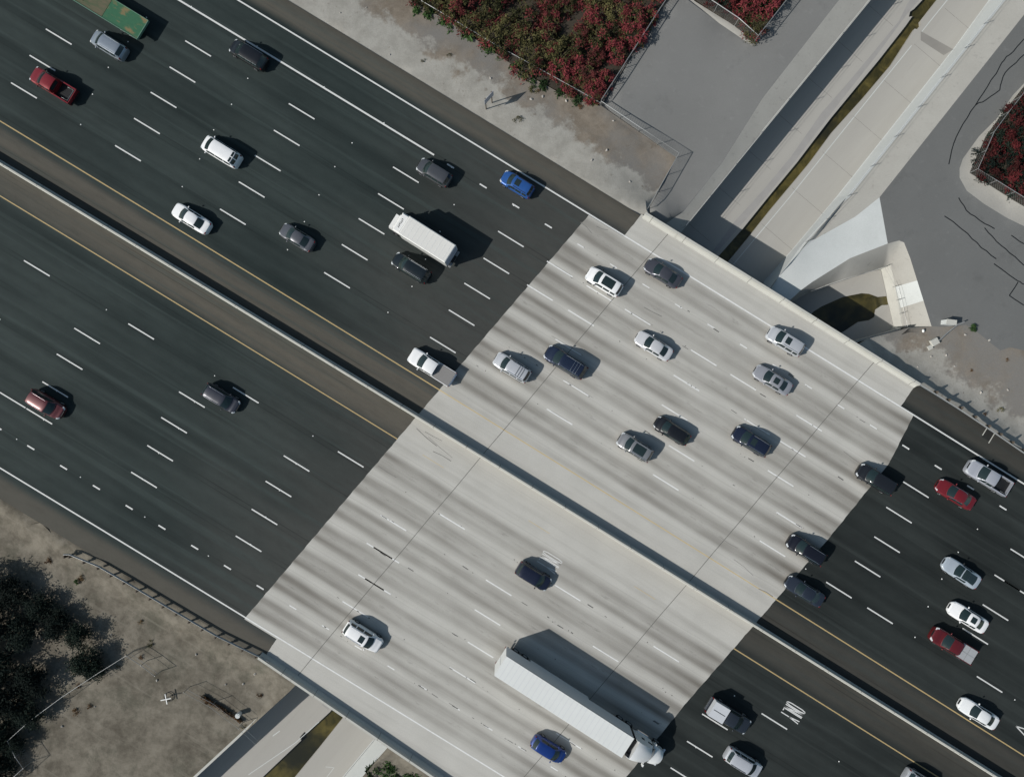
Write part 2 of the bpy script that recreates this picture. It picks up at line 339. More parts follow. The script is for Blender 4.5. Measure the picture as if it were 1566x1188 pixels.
tag(sheet('freeway_asphalt', M['asph_left'], lambda v: -230, uA, vs_l, 40), kind='structure')
vs_r = [-48] + [v for v in VR if v > -47] + [26.1]
tag(sheet('freeway_asphalt_east', M['asph_right'], uB, lambda v: 230, vs_r, 40), kind='structure')

bridge = tag(empty('freeway_bridge', R(18, -8.8, 0)), 'pale concrete freeway bridge with tyre-darkened lanes spanning the flood channel', 'bridge')
def under(o, root):                                # parent while keeping world placement
    o.parent = root; o.matrix_parent_inverse = root.matrix_world.inverted() if root.matrix_world != Matrix() else Matrix.Translation(-root.location); return o
def bpart(o): o.parent = bridge; o.matrix_parent_inverse = Matrix.Translation(-Vector(bridge.location)); return o
b = MB(); vs_d = [v for v in VR if -43 < v < 26]; nu = 40
rows = [None] + vs_d + [26.0]
for v in rows:
    for k in range(nu+1):
        t = k/nu
        if v is None: u = -8.5 + (35.3+8.5)*t; vv = vlow(u)
        else: u = uA(v) + (uB(v)-uA(v))*t; vv = v
        b.v.append(R(u, vv, 0))
for i in range(len(rows)-1):
    for k in range(nu): a = i*(nu+1)+k; b.f.append((a, a+1, a+nu+2, a+nu+1))
bpart(b.build('deck', M['deck'], uvroad=True, weld=False))
b = MB()                                            # slab below, between the abutments
uu = [(-4.0, -43.6), (25.2, -45.0), (35.4, 25.9), (6.2, 25.9)]
top = [R(u, v, -.03) for u, v in uu]; bot = [R(u, v, -1.35) for u, v in uu]
b.v = top+bot; b.f = [(0, 1, 2, 3), (4, 7, 6, 5)] + [(i, 4+i, 4+(i+1) % 4, (i+1) % 4) for i in range(4)]
bpart(b.build('slab', M['conc_dark']))
for un in (-1, 1):                                  # abutment walls under the deck ends
    b = MB(); f = (lambda v: 2.0+.148*v) if un < 0 else (lambda v: 32.4+.15*v)
    p0, p1 = R(f(-43.5), -43.5), R(f(26), 26); d = (p1-p0).normalized(); nrm = Vector((d.y, -d.x, 0))*.5
    b.v = [Vector((q.x, q.y, z)) for z in (-7.2, -1.3) for q in (p0-nrm, p0+nrm, p1+nrm, p1-nrm)]
    b.f = [(0, 3, 2, 1), (4, 5, 6, 7), (0, 1, 5, 4), (1, 2, 6, 5), (2, 3, 7, 6), (3, 0, 4, 7)]
    bpart(b.build('abutment', M['conc_dark']))
def band(bm, pts, w, z):                            # flat strip along (u, v) points
    for (u0, v0), (u1, v1) in zip(pts, pts[1:]):
        d = Vector((u1-u0, v1-v0)).normalized(); n = Vector((-d.y, d.x))*w/2
        bm.quad(*(R(u, v, z) for u, v in ((u0-n.x, v0-n.y), (u1-n.x, v1-n.y), (u1+n.x, v1+n.y), (u0+n.x, v0+n.y))))
for f, va in ((lambda v: 2.45+.148*v, -42.9), (lambda v: 31.6+.15*v, -44.3)):
    b = MB(); vs = [va+(25.8-va)*i/14 for i in range(15)]; jr = random.Random(int(va*10))
    band(b, [(f(v)+jr.uniform(-.05, .05), v) for v in vs], .065, .004); bpart(b.build('expansion_joint', M['joint']))
def extrude(name, mat, path, prof, parent=None):     # path: [(u, v)], prof: [(dv, z)] closed
    b = MB(); n = len(prof)
    for u, v in path:
        for dv, z in prof: b.v.append(R(u, v+dv, z))
    for i in range(len(path)-1):
        for k in range(n): b.f.append((i*n+k, i*n+(k+1) % n, (i+1)*n+(k+1) % n, (i+1)*n+k))
    b.f.append(tuple(range(n))); b.f.append(tuple((len(path)-1)*n+k for k in range(n)))
    return b.build(name, mat, parent, uvroad=True)
o = extrude('parapet', M['barrier'], [(2.6+38.6*i/20, vtop(2.6+38.6*i/20)-.0) for i in range(21)], [(-.62, -.35), (-.62, .02), (-.56, .1), (-.36, .36), (-.30, .86), (-.02, .86), (0, -1.4), (-.3, -1.4)]); bpart(o)
tag(o, 'bright north parapet beside the open channel')
o = extrude('parapet', M['barrier'], [(-9.0+47*i/20, vlow(-9.0+47*i/20)) for i in range(21)], [(.60, -.35), (.3, -1.4), (0, -1.4), (0, .84), (.27, .84), (.33, .36), (.54, .1), (.60, .02)]); bpart(o)
tag(o, 'south parapet throwing its shadow on the deck')

o = extrude('median_barrier', M['barrier'], [(-230+4.6*i, -8.78) for i in range(101)], [(-.29, -.3), (-.29, .06), (-.24, .12), (-.13, .34), (-.085, 1.08), (.085, 1.08), (.13, .34), (.24, .12), (.29, .06), (.29, -.3)])
tag(o, 'long low concrete barrier along the middle between both carriageways', 'barrier')

# ------------------------------------------------------------------ painted lines
DASH = """178.8,218.4 338.4,316.6 496.6,415.5 658,515 836.3,625 998,726.4 1161.4,827.3 1325.6,930 1494,1033.6 20.4,121.3 207,178 366,277 523,373.6 686,474.5
848.5,520 861,582 1022,682 48,80.5 232.4,138.2 391,236 549.4,333 710,433.3 868,475.7 1029.9,574 73,40 261,100 419,199 579,295 739,395.5 896.5,437.5
954.5,474.5 1056.7,535 1116.7,572.8 285,60 443,156.6 602,254 762,353 805,437.5 834.5,402.7 1381.8,735.4 1355,775.7 1337,820.4 1307,858 1521,878.4
1546.6,837 1503,923.8 1471.7,960.8 1536,888 1012,619 1138.4,640 1174,719.5 1187,784 1218,634.5 1193,674 38.3,395.8 197,493.7 357,591 516,691.5
115,499.5 274.5,598 433,698 88.4,538.6 247,637.5 405,737.5 66,581.5 225.5,680.5 384,779.5 42,622 201,721 360,820 670.8,786.5 581,789
559.6,832 570,838.5 547,879.7 522.6,921 556,888 742,888 724,935 713,985 685,1024 847,897 905,990 997,991.5 848.5,1124 1071,1095.4 1048,1137 1022,1179 1162.7,1093.6
-40,467 -115,305 12,580 1262,892""".split()
ROWS = [.1, 4.08, 7.8, 11.58, 15.25, -17.42, -21.25, -25.0, -28.75, -32.5]
white, faded, dark, yel, fyel = MB(), MB(), MB(), MB(), MB()
def on_deck(u, v): return uA(v)-.2 < u < uB(v)+.2
jr = random.Random(3)
for s in DASH:
    x, y = map(float, s.split(',')); p = P(x, y); u, v = uv_of(p.x, p.y); v = min(ROWS, key=lambda r: abs(r-v))
    dk = on_deck(u+1.8, v); band(faded if dk else white, [(u, v), (u+3.62, v)], .15 if dk else .15, .004)
    if dk and jr.random() < .3 and v > -8: band(dark, [(u+jr.uniform(-.6, 1.5), v+.085), (u+jr.uniform(2.2, 4.2), v+.085)], .026, .0045)
for v, us in ((18.95, [-20.8+4.6*i for i in range(32)]), (-36.25, [-60+4.62*i for i in range(30)])):
    for u in us: dk = on_deck(u+.5, v); band(faded if dk else white, [(u, v-.0), (u+.98, v)], .13 if dk else .17, .004)
for v0, sl_, w, m1, m2 in ((22.73, 0, .17, white, faded), (-40.27, 0, .16, white, faded), (-4.74, -.003, .14, yel, fyel), (-12.44, -.003, .13, yel, fyel)):
    for i in range(92):
        u = -230+5*i; segs = [(u, u+5)]; v = v0+sl_*u
        for ux in (uA(v), uB(v)):
            segs = [q for a, c in segs for q in (((a, ux), (ux, c)) if a < ux < c else ((a, c),))]
        for a, c in segs:
            dk = on_deck((a+c)/2, v)
            if dk and m2 is fyel:
                if v > -9: band(m2, [(a, v0+sl_*a), (c, v0+sl_*c)], .125, .004)
                elif i % 3 == 0: band(m2, [(a, v0+sl_*a), (a+(c-a)*.6, v0+sl_*c)], .06, .004)
            else: band(m2 if dk else m1, [(a, v0+sl_*a), (c, v0+sl_*c)], w, .004)
band(white, [(-230+8*i, 19.05) for i in range(26)] + [(-22.7, 19.05)], .2, .0042)
def letters(bm, u0, v0, word, hgt, wid, sw, z=.0045):  # text read by a driver heading along +u
    S = {'O': [[(0, .2), (0, .8), (.25, 1), (.75, 1), (1, .8), (1, .2), (.75, 0), (.25, 0), (0, .2)]], 'N': [[(0, 0), (0, 1)], [(0, 1), (1, 0)], [(1, 0), (1, 1)]],
         'L': [[(0, 1), (0, 0)], [(0, .03), (1, .03)]], 'Y': [[(.5, 0), (.5, .45)], [(.5, .45), (0, 1)], [(.5, .45), (1, 1)]]}
    cw = wid/len(word)
    for i, ch in enumerate(word):
        for st in S[ch]: band(bm, [(u0 + (b_-.5)*hgt, v0 + wid/2 - (i + .12 + a_*.70)*cw) for a_, b_ in st], sw, z)
p = P(1212.5, 1089); letters(white, *uv_of(p.x, p.y), 'ONLY', 2.5, 1.85, .12)
p = P(846, 850); u, v = uv_of(p.x, p.y); letters(faded, u, v-.85, 'ONLY', 2.6, 1.85, .085)
p = P(1554, 1110); u, v = uv_of(p.x, p.y); band(white, [(u, v), (u+1.9, v+.5), (u+3.8, v), (u+1.9, v-.5), (u, v)], .13, .0045)
for bm, nm, mt in ((white, 'lane_markings', 'white_line'), (faded, 'bridge_lane_markings', 'faded_line'), (dark, 'contrast_lane_markings', 'black_line'), (yel, 'yellow_edge_line', 'yellow_line'), (fyel, 'faded_yellow_edge_line', 'faded_yellow')):
    tag(bm.build(nm, M[mt], weld=False), kind='structure')
b = MB()                                            # scuffed gouges and lost-marker scars on the deck
for i in range(150):
    v = jr.choice(ROWS+[-36.25, 18.95, -36.25]) + jr.uniform(-.12, .12); u = jr.uniform(-6, 40)
    if not (uA(v)+.5 < u < uB(v)-.5): continue
    L = jr.choice([.08, .1, .12, .15, .3, .8]); band(b, [(u, v), (u+L, v+jr.uniform(-.03, .03))], jr.uniform(.05, .11), .0048)
tag(b.build('pavement_scars', M['black_line'], weld=False), kind='structure')
b = MB()                                            # rubber skids near both ends of the deck
for x0, y0, x1, y1 in ((637, 655, 668, 682), (655, 668, 692, 700), (650, 660, 676, 674), (662, 690, 690, 705), (888, 340, 905, 357), (912, 346, 930, 352), (1100, 820, 1128, 838), (1122, 855, 1152, 880), (1160, 900, 1182, 912), (985, 470, 1012, 484), (578, 712, 606, 730), (1290, 690, 1325, 716), (1245, 782, 1262, 790)):
    p0, p1 = P(x0, y0), P(x1, y1); a, c = uv_of(p0.x, p0.y), uv_of(p1.x, p1.y); m_ = ((a[0]+c[0])/2, (a[1]+c[1])/2+jr.uniform(-.12, .12)); band(b, [a, m_, c], jr.uniform(.05, .10), .0043)
tag(b.build('skid_marks', M['skid'], weld=False), kind='structure')

# raised markers, one object each
b = MB(); b.box((0, 0, .012), (.13, .13, .026), taper=.6); mk = None
for v in ROWS + [-36.25, 18.95]:
    aux = v in (-36.25, 18.95)
    us = [u for u in ([-60+9.24*i+2.8 for i in range(15)] if aux else [-70.2+14.72*i+9.0 for i in range(10)])]
    for u in us:
        if v == 18.95 and u < -20 and False: continue
        if on_deck(u, v) or not abs(R(u, v).x) < 61 or not abs(R(u, v).y) < 46.5: continue
        q = R(u+jr.uniform(-.5, .5), v+jr.uniform(-.1, .1)+(.0 if v != 18.95 or u > -22 else .25), .005)
        if mk is None: mk = b.build('pavement_marker', M['marker']); o = mk
        else: o = copy_tree(mk)
        o.location = q; o.rotation_euler = (0, 0, -TH+jr.uniform(-.3, .3))
        tag(o, 'tiny white raised marker stuck on the dark asphalt between lane dashes', 'road marker', 'raised markers on the asphalt lanes')

# ------------------------------------------------------------------ terrain
def zt(x, y):
    u, v = uv_of(x, y)
    if v > 25.5:
        k = sstep(-7, 3, u); return -.05 - (1-k)*.75*sstep(26.5, 40, v) - k*1.15*sstep(26.2, 30.5 if u < 25 else 28.6, v)
    if v < -43.2: return -.06 - 1.1*sstep(-43.6, -47.5, v)
    return -.4
FL, PITZ = -6.0, -5.6
LWP = [(1469, -168), (1400, -83), (1332, 0), (1166, 203), (1042, 355), (462, 1035), (447, 1052), (341, 1150), (250, 1234), (180, 1300)]
LW = [P(x, y, -2.0) for x, y in LWP[:5]] + [P(x, y, -1.1) for x, y in LWP[5:]]
RBP = [(1660, -180), (1580, -83), (1513.4, 0), (1459.7, 74), (1281, 300), (1202, 394), (1168.6, 431), (573, 1130), (525, 1188), (440, 1290), (400, 1336)]
RB = [P(x, y, FL) for x, y in RBP]
RTP = [(1680, -180), (1600, -83), (1534, 0), (1475, 74), (1296, 300), (1228, 372.6), (1190, 424)]
RT = [P(x, y, -1.9) for x, y in RTP] + [q + Vector((.72, -.69, 0))*1.0 for q in RB[7:]]
for q in RT[7:]: q.z = -2.1
REG = []                                             # (name, polygon of 3-D points, priority order)
def reg(name, pts): REG.append((name, [Vector(p) if len(p) == 3 and abs(p[0]) < 400 and isinstance(p, Vector) else P(*p) for p in pts]))
reg('pit_water', [(1400/5.22*0+1242.6, 477.3, PITZ-.1), (1256, 468.7, PITZ-.1), (1288.6, 454.3, PITZ-.1), (1317.3, 448.6, PITZ-.1), (1328.8, 449.5, PITZ-.1), (1342, 454.3, PITZ-.1), (1359.6, 452.5, PITZ-.1), (1362.4, 466, PITZ-.1), (1348, 467, PITZ-.1), (1338.4, 473.5, PITZ-.1), (1336.5, 485, PITZ-.1), (1328.8, 489.8, PITZ-.1), (1311.6, 492.6, PITZ-.1), (1290, 507, PITZ-.1), (1262, 520, PITZ-.1), (1225, 500, PITZ-.1)])
PITP = [(1190, 476, -3.3), (1205, 466, -3.3), (1233, 448.6, -3.5), (1262, 437.5, -3.5), (1288.6, 428.5, -3.5), (1350, 410, -3.6), (1347, 413, PITZ), (1356.5, 455, PITZ), (1366, 498, PITZ), (1371.6, 504, -3.9), (1313, 520, -3.5), (1280, 536, -3.5), (1262, 545, -3.5)]
reg('pit_floor', PITP + [(1225, 530, -3.5), (1190, 500, -3.5)])
wz = FL-.12
WL = [(1480, -90), (1411, 0), (1397, 15), (1391, 19), (1389, 27), (1394.6, 26), (1384, 41), (1342, 94.5), (1310, 133), (1268, 184), (1218.4, 249), (1176, 300), (1136, 349.6), (1099.6, 390.8), (504.8, 1087.6), (470, 1120), (466, 1118), (459, 1126), (461, 1131), (401, 1188), (330, 1260)]
WR = [(1510, -98), (1433, 0), (1407.4, 33), (1408, 39), (1402, 46), (1398, 45), (1362.7, 99.6), (1320, 150), (1273, 202), (1237.5, 250), (1178, 321), (1149.4, 357), (1115, 398.5), (523, 1099), (488, 1143), (451, 1188), (380, 1275)]
reg('channel_water', [(x, y, wz) for x, y in WL] + [(x, y, wz) for x, y in WR[::-1]])
REG.append(('channel_floor', LW + RB[::-1])); REG.append(('skip', RB + RT[::-1]))
reg('slope_apron_new', [(1228, 372.6, -1.9), (1246.5, 366, -1.5), (1307.8, 331.7, -1.3), (1345, 302, -1.2), (1357.6, 372.6, -1.2), (1300, 395, -1.6), (1242.6, 431, -1.8), (1223.5, 444.8, -1.9), (1205, 462, -2.0), (1172, 450, -1.9), (1190, 424, -1.9)])
reg('pit_apron_new', [(1402.6, 429, -1.2), (1412.4, 460, -1.2), (1377, 471, -4.2), (1368.5, 439, -4.2)])
reg('pit_apron', [(1357.6, 372.6, -1.2), (1374.8, 368, -1.2), (1382.5, 371, -1.2), (1392, 395, -1.2), (1402.6, 429, -1.2), (1412.4, 460, -1.2), (1424.6, 499, -1.2), (1382, 503.5, -2.4), (1379.6, 501, -4.2), (1377, 471, -4.2), (1368.5, 439, -4.2), (1361.5, 404, -3.9), (1350, 410, -3.6), (1288.6, 428.5, -3.5), (1262, 437.5, -3.5), (1233, 448.6, -3.5), (1205, 466, -3.3), (1190, 476, -3.3), (1172, 462, -2), (1205, 462, -2.0), (1223.5, 444.8, -1.9), (1242.6, 431, -1.8), (1300, 395, -1.6)])
REG.append(('skip', [P(1361.5, 404, -3.9), P(1368.5, 439, -4.2), P(1377, 471, -4.2), P(1379.6, 501, -4.2), P(1371.6, 504, -3.9), P(1366, 498, PITZ), P(1356.5, 455, PITZ), P(1347, 413, PITZ), P(1350, 410, -3.6)]))
reg('channel_apron_east', [(x, y, -1.9) for x, y in RTP[:6]] + [(1246.5, 366, -1.5), (1307.8, 331.7, -1.3), (1345, 302, -1.2), (1566, 23, -1.2), (1650, -83, -1.2), (1727, -180, -1.2)])
reg('channel_apron', [(1440, -190, -1.2), (1362, -100, -1.2), (1283.5, 0, -1.2), (1166, 151, -1.2), (1104, 250, -1.2), (1046, 323, -1.15), (1027, 336, -1.0), (1005, 352, -.8), (1020, 382, -1.2)] + [(x, y, -2.0) for x, y in LWP[:5][::-1]])
reg('planting_bed', [(480, -140, -1.1), (620, 0, -1.1), (660, 22, -1.1), (700, 45, -1.1), (750, 80, -1.1), (800, 115, -1.1), (850, 143, -1.1), (915, 165, -1.1), (1005, 25, -1.1), (1022, -2, -1.1), (1110, -150, -1.1)])
reg('planting_bed', [(1045, -25, -1.1), (1062, 2, -1.1), (1123, 40, -1.1), (1152, 62, -1.1), (1204, 0, -1.1), (1310, -150, -1.1), (1130, -150, -1.1)])
reg('planting_bed', [(1620, 60, -1.1), (1566, 132, -1.1), (1529, 179, -1.1), (1507, 209, -1.1), (1482.6, 264.5, -1.1), (1511, 282, -1.1), (1549, 306, -1.1), (1566, 316, -1.1), (1720, 400, -1.1), (1720, 60, -1.1)])
reg('kerb_border', [(1618, 60, -1.15), (1566, 128, -1.15), (1549, 146, -1.15), (1525, 181, -1.15), (1497, 209, -1.15), (1472.5, 243, -1.15), (1467.5, 258, -1.15), (1467.5, 272, -1.15), (1478.6, 292, -1.15), (1505, 312, -1.15), (1541, 334, -1.15), (1566, 346, -1.15), (1720, 430, -1.15), (1720, 60, -1.15)])
reg('kerb_border', [(1037, -15, -1.15), (1048, 0, -1.15), (1100, 36, -1.15), (1150, 70, -1.15), (1156, 63, -1.15), (1062, 0, -1.15), (1050, -25, -1.15)])
reg('access_road', [(1110, -170, -1.2), (1010, 15, -1.2), (918, 165, -1.2), (1034, 241, -1.2), (991, 322, -.6), (1005, 352, -.8), (1027, 336, -1.0), (1046, 323, -1.15), (1104, 250, -1.2), (1166, 151, -1.2), (1283.5, 0, -1.2), (1362, -100, -1.2), (1440, -190, -1.2)])
reg('access_road_east', [(1727, -180, -1.2), (1650, -83, -1.2), (1566, 23, -1.2), (1345, 302, -1.2), (1357.6, 372.6, -1.2), (1374.8, 368, -1.2), (1382.5, 371, -1.2), (1392, 395, -1.2), (1402.6, 429, -1.2), (1412.4, 460, -1.2), (1424.6, 499, -1.2), (1445, 500, -1.2), (1478, 497, -1.2), (1500, 512, -1.2), (1518, 527, -1.2), (1530, 536, -1.2), (1545, 531, -1.2), (1566, 536, -1.2), (1760, 545, -1.2), (1760, -180, -1.2)])
MATR = {'pit_water': 'water', 'pit_floor': 'floor', 'channel_water': 'water', 'channel_floor': 'floor', 'slope_apron_new': 'conc_white', 'pit_apron_new': 'conc_white', 'pit_apron': 'apron', 'channel_apron_east': 'apron', 'channel_apron': 'apron', 'planting_bed': 'soil', 'kerb_border': 'conc_dark', 'access_road': 'road', 'access_road_east': 'road2', 'dirt_ground': 'dirt'}
def inside(p, poly):
    c = False; n = len(poly); x, y = p
    for i in range(n):
        a, b_ = poly[i], poly[i-1]
        if (a.y > y) != (b_.y > y) and x < (b_.x-a.x)*(y-a.y)/(b_.y-a.y)+a.x: c = not c
    return c
cv, ce, zmap = [], [], {}
def addv(p): cv.append(Vector((p.x, p.y))); return len(cv)-1
for nm, poly in REG:
    ids = [addv(p) for p in poly]; ce += [(ids[i], ids[(i+1) % len(ids)]) for i in range(len(ids))]
    if nm not in ('pit_water', 'pit_floor', 'channel_water', 'channel_floor', 'skip'):
        for p in poly: zmap[(round(p.x, 2), round(p.y, 2))] = p.z
for vv in (25.55, 25.0, -43.15, -42.6):
    ids = [addv(R(-230+10*i, vv)) for i in range(47)]; ce += list(zip(ids, ids[1:]))
BIG = 2500
ids = [addv(Vector(q)) for q in ((-BIG, -BIG, 0), (BIG, -BIG, 0), (BIG, BIG, 0), (-BIG, BIG, 0))]; ce += [(ids[i], ids[(i+1) % 4]) for i in range(4)]
smooth_regs = [pl for nm, pl in REG if nm in ('channel_floor', 'skip', 'channel_apron', 'channel_apron_east', 'slope_apron_new', 'pit_apron', 'pit_floor', 'pit_apron_new')]
for i in range(-54, 55):
    for j in range(-42, 43):
        q = Vector((i*1.35+rnd.uniform(-.3, .3), j*1.35+rnd.uniform(-.3, .3)))
        v = uv_of(q.x, q.y)[1]
        if -42 < v < 24.5 or any(inside(q, pl) for pl in smooth_regs): continue
        addv(Vector((q.x, q.y, 0)))
for r_ in (110, 180, 400, 1000):
    for k in range(24): addv(Vector((r_*math.cos(k*math.pi/12+.1), r_*math.sin(k*math.pi/12+.1), 0)))
ov, oe, of, *_ = geometry.delaunay_2d_cdt(cv, ce, [], 0, 1e-4)
tri = {}
for f in of:
    c = sum((ov[i] for i in f), Vector((0, 0)))/len(f); name = 'dirt_ground'; idx = -1
    for k, (nm, poly) in enumerate(REG):
        if inside(c, poly): name, idx = nm, k; break
    if name != 'skip': tri.setdefault((name, idx if name == 'planting_bed' or name == 'kerb_border' else 0), []).append(f)
ZF = {'pit_water': PITZ-.1, 'pit_floor': PITZ, 'channel_water': FL-.5, 'channel_floor': FL}
hz = random.Random(11)
def upz(q, name):
    z = zmap.get((round(q.x, 2), round(q.y, 2)))
    if z is not None and name != 'dirt_ground': return z
    if z is not None: return z if z < -1.25 or z > -1.0 else zt(q.x, q.y)-.02
    return zt(q.x, q.y) - (.03 if name == 'dirt_ground' else 0)
for (name, k), fs in tri.items():
    b = MB(); remap = {}
    for f in fs:
        for i in f:
            if i not in remap:
                q = ov[i]; remap[i] = len(b.v); b.v.append(Vector((q.x, q.y, ZF[name] if name in ZF else upz(q, name))))
        b.f.append(tuple(remap[i] for i in f))
    o = b.build(name, M[MATR[name]], weld=False); me = o.data
    bm = bmesh.new(); bm.from_mesh(me); bmesh.ops.recalc_face_normals(bm, faces=bm.faces)
    if sum(f.normal.z for f in bm.faces) < 0: bmesh.ops.reverse_faces(bm, faces=bm.faces)
    ret = bmesh.ops.extrude_edge_only(bm, edges=[e for e in bm.edges if e.is_boundary])
    for x in ret['geom']:
        if isinstance(x, bmesh.types.BMVert): x.co.z -= 1.0 if name == 'channel_floor' else .4
    bm.to_mesh(me); bm.free(); road_uv(me); me.polygons.foreach_set('use_smooth', [True]*len(me.polygons)); me.set_sharp_from_angle(angle=math.radians(48)); tag(o, kind='structure')

# channel joints and damp stains, drawn as thin sheets
def pxband(bm, pts, w, z, dz=.004):
    q = [P(x, y, z) for x, y in pts]
    for k in range(len(q)-1):
        d = (q[k+1]-q[k]).normalized(); n = Vector((-d.y, d.x, 0))*w/2; up = Vector((0, 0, dz))
        bm.quad(q[k]-n+up, q[k+1]-n+up, q[k+1]+n+up, q[k]+n+up)
b = MB()
pxband(b, [(1449, 0), (1409.5, 49)], .10, FL); pxband(b, [(1394, 70), (1340, 137), (1209, 300), (1122, 404)], .10, FL)
pxband(b, RBP[1:7], .13, FL); pxband(b, [(488, 1103), (452, 1135), (380, 1184)], .09, FL); pxband(b, [(572, 1130), (524, 1188)], .10, FL)
pxband(b, [(498, 1172), (510, 1173)], .06, FL); pxband(b, [(511, 1173), (498, 1190)], .06, FL); pxband(b, [(417, 1125), (428, 1117)], .12, FL)
tag(b.build('channel_joints', M['conc_white'], weld=False), kind='structure')
b = MB(); ax = Vector((.6486, .7611, 0)); nx = Vector((.7611, -.6486, 0))     # slab joints across the floor, silt along the water
for i in range(-14, 15):
    q = P(1240, 217, FL)+ax*(i*6.1)
    for s0, s1 in ((-7.2, -1.6), (2.0, 8.6)): a_, c_ = q+nx*s0, q+nx*s1; d = ax*.013; up = Vector((0, 0, .004)); b.quad(a_-d+up, c_-d+up, c_+d+up, a_+d+up)
tag(b.build('channel_slab_joints', M['joint'], weld=False), kind='structure')
b = MB(); wls = [P(x, y, FL) for x, y in WL[:3]+WL[6:15]]; jj = random.Random(8)
off = [(-.25-.5*jj.random(), -.95-.5*jj.random()) for _ in wls]
for k in range(len(wls)-1):
    up = Vector((0, 0, .004)); b.quad(wls[k]+nx*off[k][0]+up, wls[k+1]+nx*off[k+1][0]+up, wls[k+1]+nx*off[k+1][1]+up, wls[k]+nx*off[k][1]+up)
tag(b.build('channel_silt', M['silt'], weld=False), kind='structure')
b = MB(); b.quad(*(P(x, y, FL)+Vector((0, 0, .005)) for x, y in ((1408, 48), (1458, 76), (1443, 85), (1408, 62))))
tag(b.build('channel_stain', M['stain'], weld=False), kind='structure')
b = MB()
for pts in ([(1566, 60), (1550, 79), (1539, 87), (1529, 102), (1510, 133), (1492, 161), (1472.6, 190), (1458.5, 219.7), (1451, 251.6)], [(1566, 84), (1546.6, 102), (1534, 117.5), (1529, 138), (1508, 153), (1492, 161)],
            [(1466, 302.5), (1477.6, 321.7), (1498, 337), (1521, 350)], [(1444.4, 330.6), (1480, 357.5), (1500.6, 379), (1523.6, 396)], [(1505.7, 348.5), (1523.6, 369), (1544, 387), (1566, 406)],
            [(1546.6, 360), (1566, 373)], [(1520, 403.4), (1556.8, 430), (1566, 435)], [(1556.8, 431.5), (1543.5, 452), (1566, 467)]):
    q = [pts[0]]
    for (x0, y0), (x1, y1) in zip(pts, pts[1:]):
        for k in (1/3, 2/3, 1): q.append((x0+(x1-x0)*k+jr.uniform(-1, 1)*(k < 1), y0+(y1-y0)*k+jr.uniform(-1, 1)*(k < 1)))
    pxband(b, q, .13, -1.2)
tag(b.build('tar_crack_seams', M['tar'], weld=False), kind='structure')

# ------------------------------------------------------------------ channel walls
def wall(name, base, topp, cap, label, mat='conc', sgn=1):
    b = MB()                                          # near-vertical face plus a cap of real thickness
    n = len(base); out = []
    for i in range(n):
        d = (topp[min(i+1, n-1)]-topp[max(i-1, 0)]); d.z = 0; d.normalize(); out.append(Vector((d.y, -d.x, 0))*cap*sgn)
    up = Vector((0, 0, .06)); dn = Vector((0, 0, -.3))
    for i in range(n): b.v += [base[i]+dn, topp[i]+up, topp[i]+up+out[i], topp[i]+up+out[i]+Vector((0, 0, -1.2))]
    for i in range(n-1):
        for k in range(3): b.f.append((4*i+k, 4*i+k+1, 4*i+k+5, 4*i+k+4))
    return tag(b.build(name, M[mat]), label, 'retaining wall')
wall('channel_wall', [Vector((q.x, q.y, FL)) for q in LW], LW, .28, 'left concrete wall of the flood channel casting a wide shadow on its floor', 'conc')
wall('channel_wall', RB, RT, .25, 'sunlit concrete wall on the right side of the flood channel', 'conc_white', -1)
pb = [P(*q) for q in PITP]
pt = pb[:6] + [P(1361.5, 404, -3.9), P(1368.5, 439, -4.2), P(1379.6, 501, -4.2)] + pb[9:]
pw = [Vector((q.x, q.y, PITZ)) for q in pb]
wall('pit_wall', pw, pt, .22, 'low concrete wall round three sides of the triangular side inlet pit', 'conc', -1)

# ------------------------------------------------------------------ fences, guardrails, sign
def fence(name, pts, zb, h, label, spacing=2.6, mesh=True, rail=.035, post=.035, cat='fence', group=None, mat='steel', cables=()):
    q = [P(x, y, zb) for x, y in pts]; root = tag(empty(name, q[0]), label, cat, group); off = q[0]
    q = [p-off for p in q]; rb = MB(); rb.tube([p+Vector((0, 0, h)) for p in q], rail, 6); rb.build('top_rail', M[mat], root)
    for hc in cables: cb = MB(); cb.tube([p+Vector((0, 0, hc)) for p in q], .018, 5); cb.build('cable', M[mat], root)
    pm = None
    for k in range(len(q)-1):
        d = q[k+1]-q[k]; n = max(1, round(d.length/spacing))
        for i in range(n + (k == len(q)-2)):
            p = q[k]+d*i/n
            if pm is None: bb = MB(); bb.tube([(0, 0, -.1), (0, 0, h+.04)], post, 6); pm = o = bb.build('post', M[mat], root)
            else: o = pm.copy(); COL.objects.link(o)
            o.location = p
    if mesh:
        b = MB(); uvs = []; L = 0
        for a, c in zip(q, q[1:]): b.quad(a, c, c+Vector((0, 0, h)), a+Vector((0, 0, h))); l = (c-a).length; uvs += [(L, 0), (L+l, 0), (L+l, h), (L, h)]; L += l
        o = b.build('wire_mesh', M['mesh'], root, weld=False); ul = o.data.uv_layers.new(name='UVMap')
        for i, w_ in enumerate(uvs): ul.data[i].uv = w_
    return root
fence('chain_link_fence', [(1062, -64), (1022, 0), (1005, 25), (917, 162)], -1.1, 1.7, 'chain link fence along the right side of the big red shrub bed', rail=.05)
fence('chain_link_fence', [(917, 163), (975, 202), (1034, 241), (988, 322)], -1.0, 1.5, 'corner of chain link fence between bare dirt and the access road', 2.9, mesh=True, rail=.045)
fence('chain_link_fence', [(640, 5), (760, 76), (880, 142), (917, 163)], -1.05, 1.0, 'chain link fence half hidden under the lower edge of the red shrubs', 3.0)
fence('chain_link_fence', [(1060, -2), (1123, 40), (1152, 66), (1204, 0), (1250, -60)], -1.1, 1.7, 'chain link fence round the pointed corner of the small shrub bed', 2.9, rail=.05)
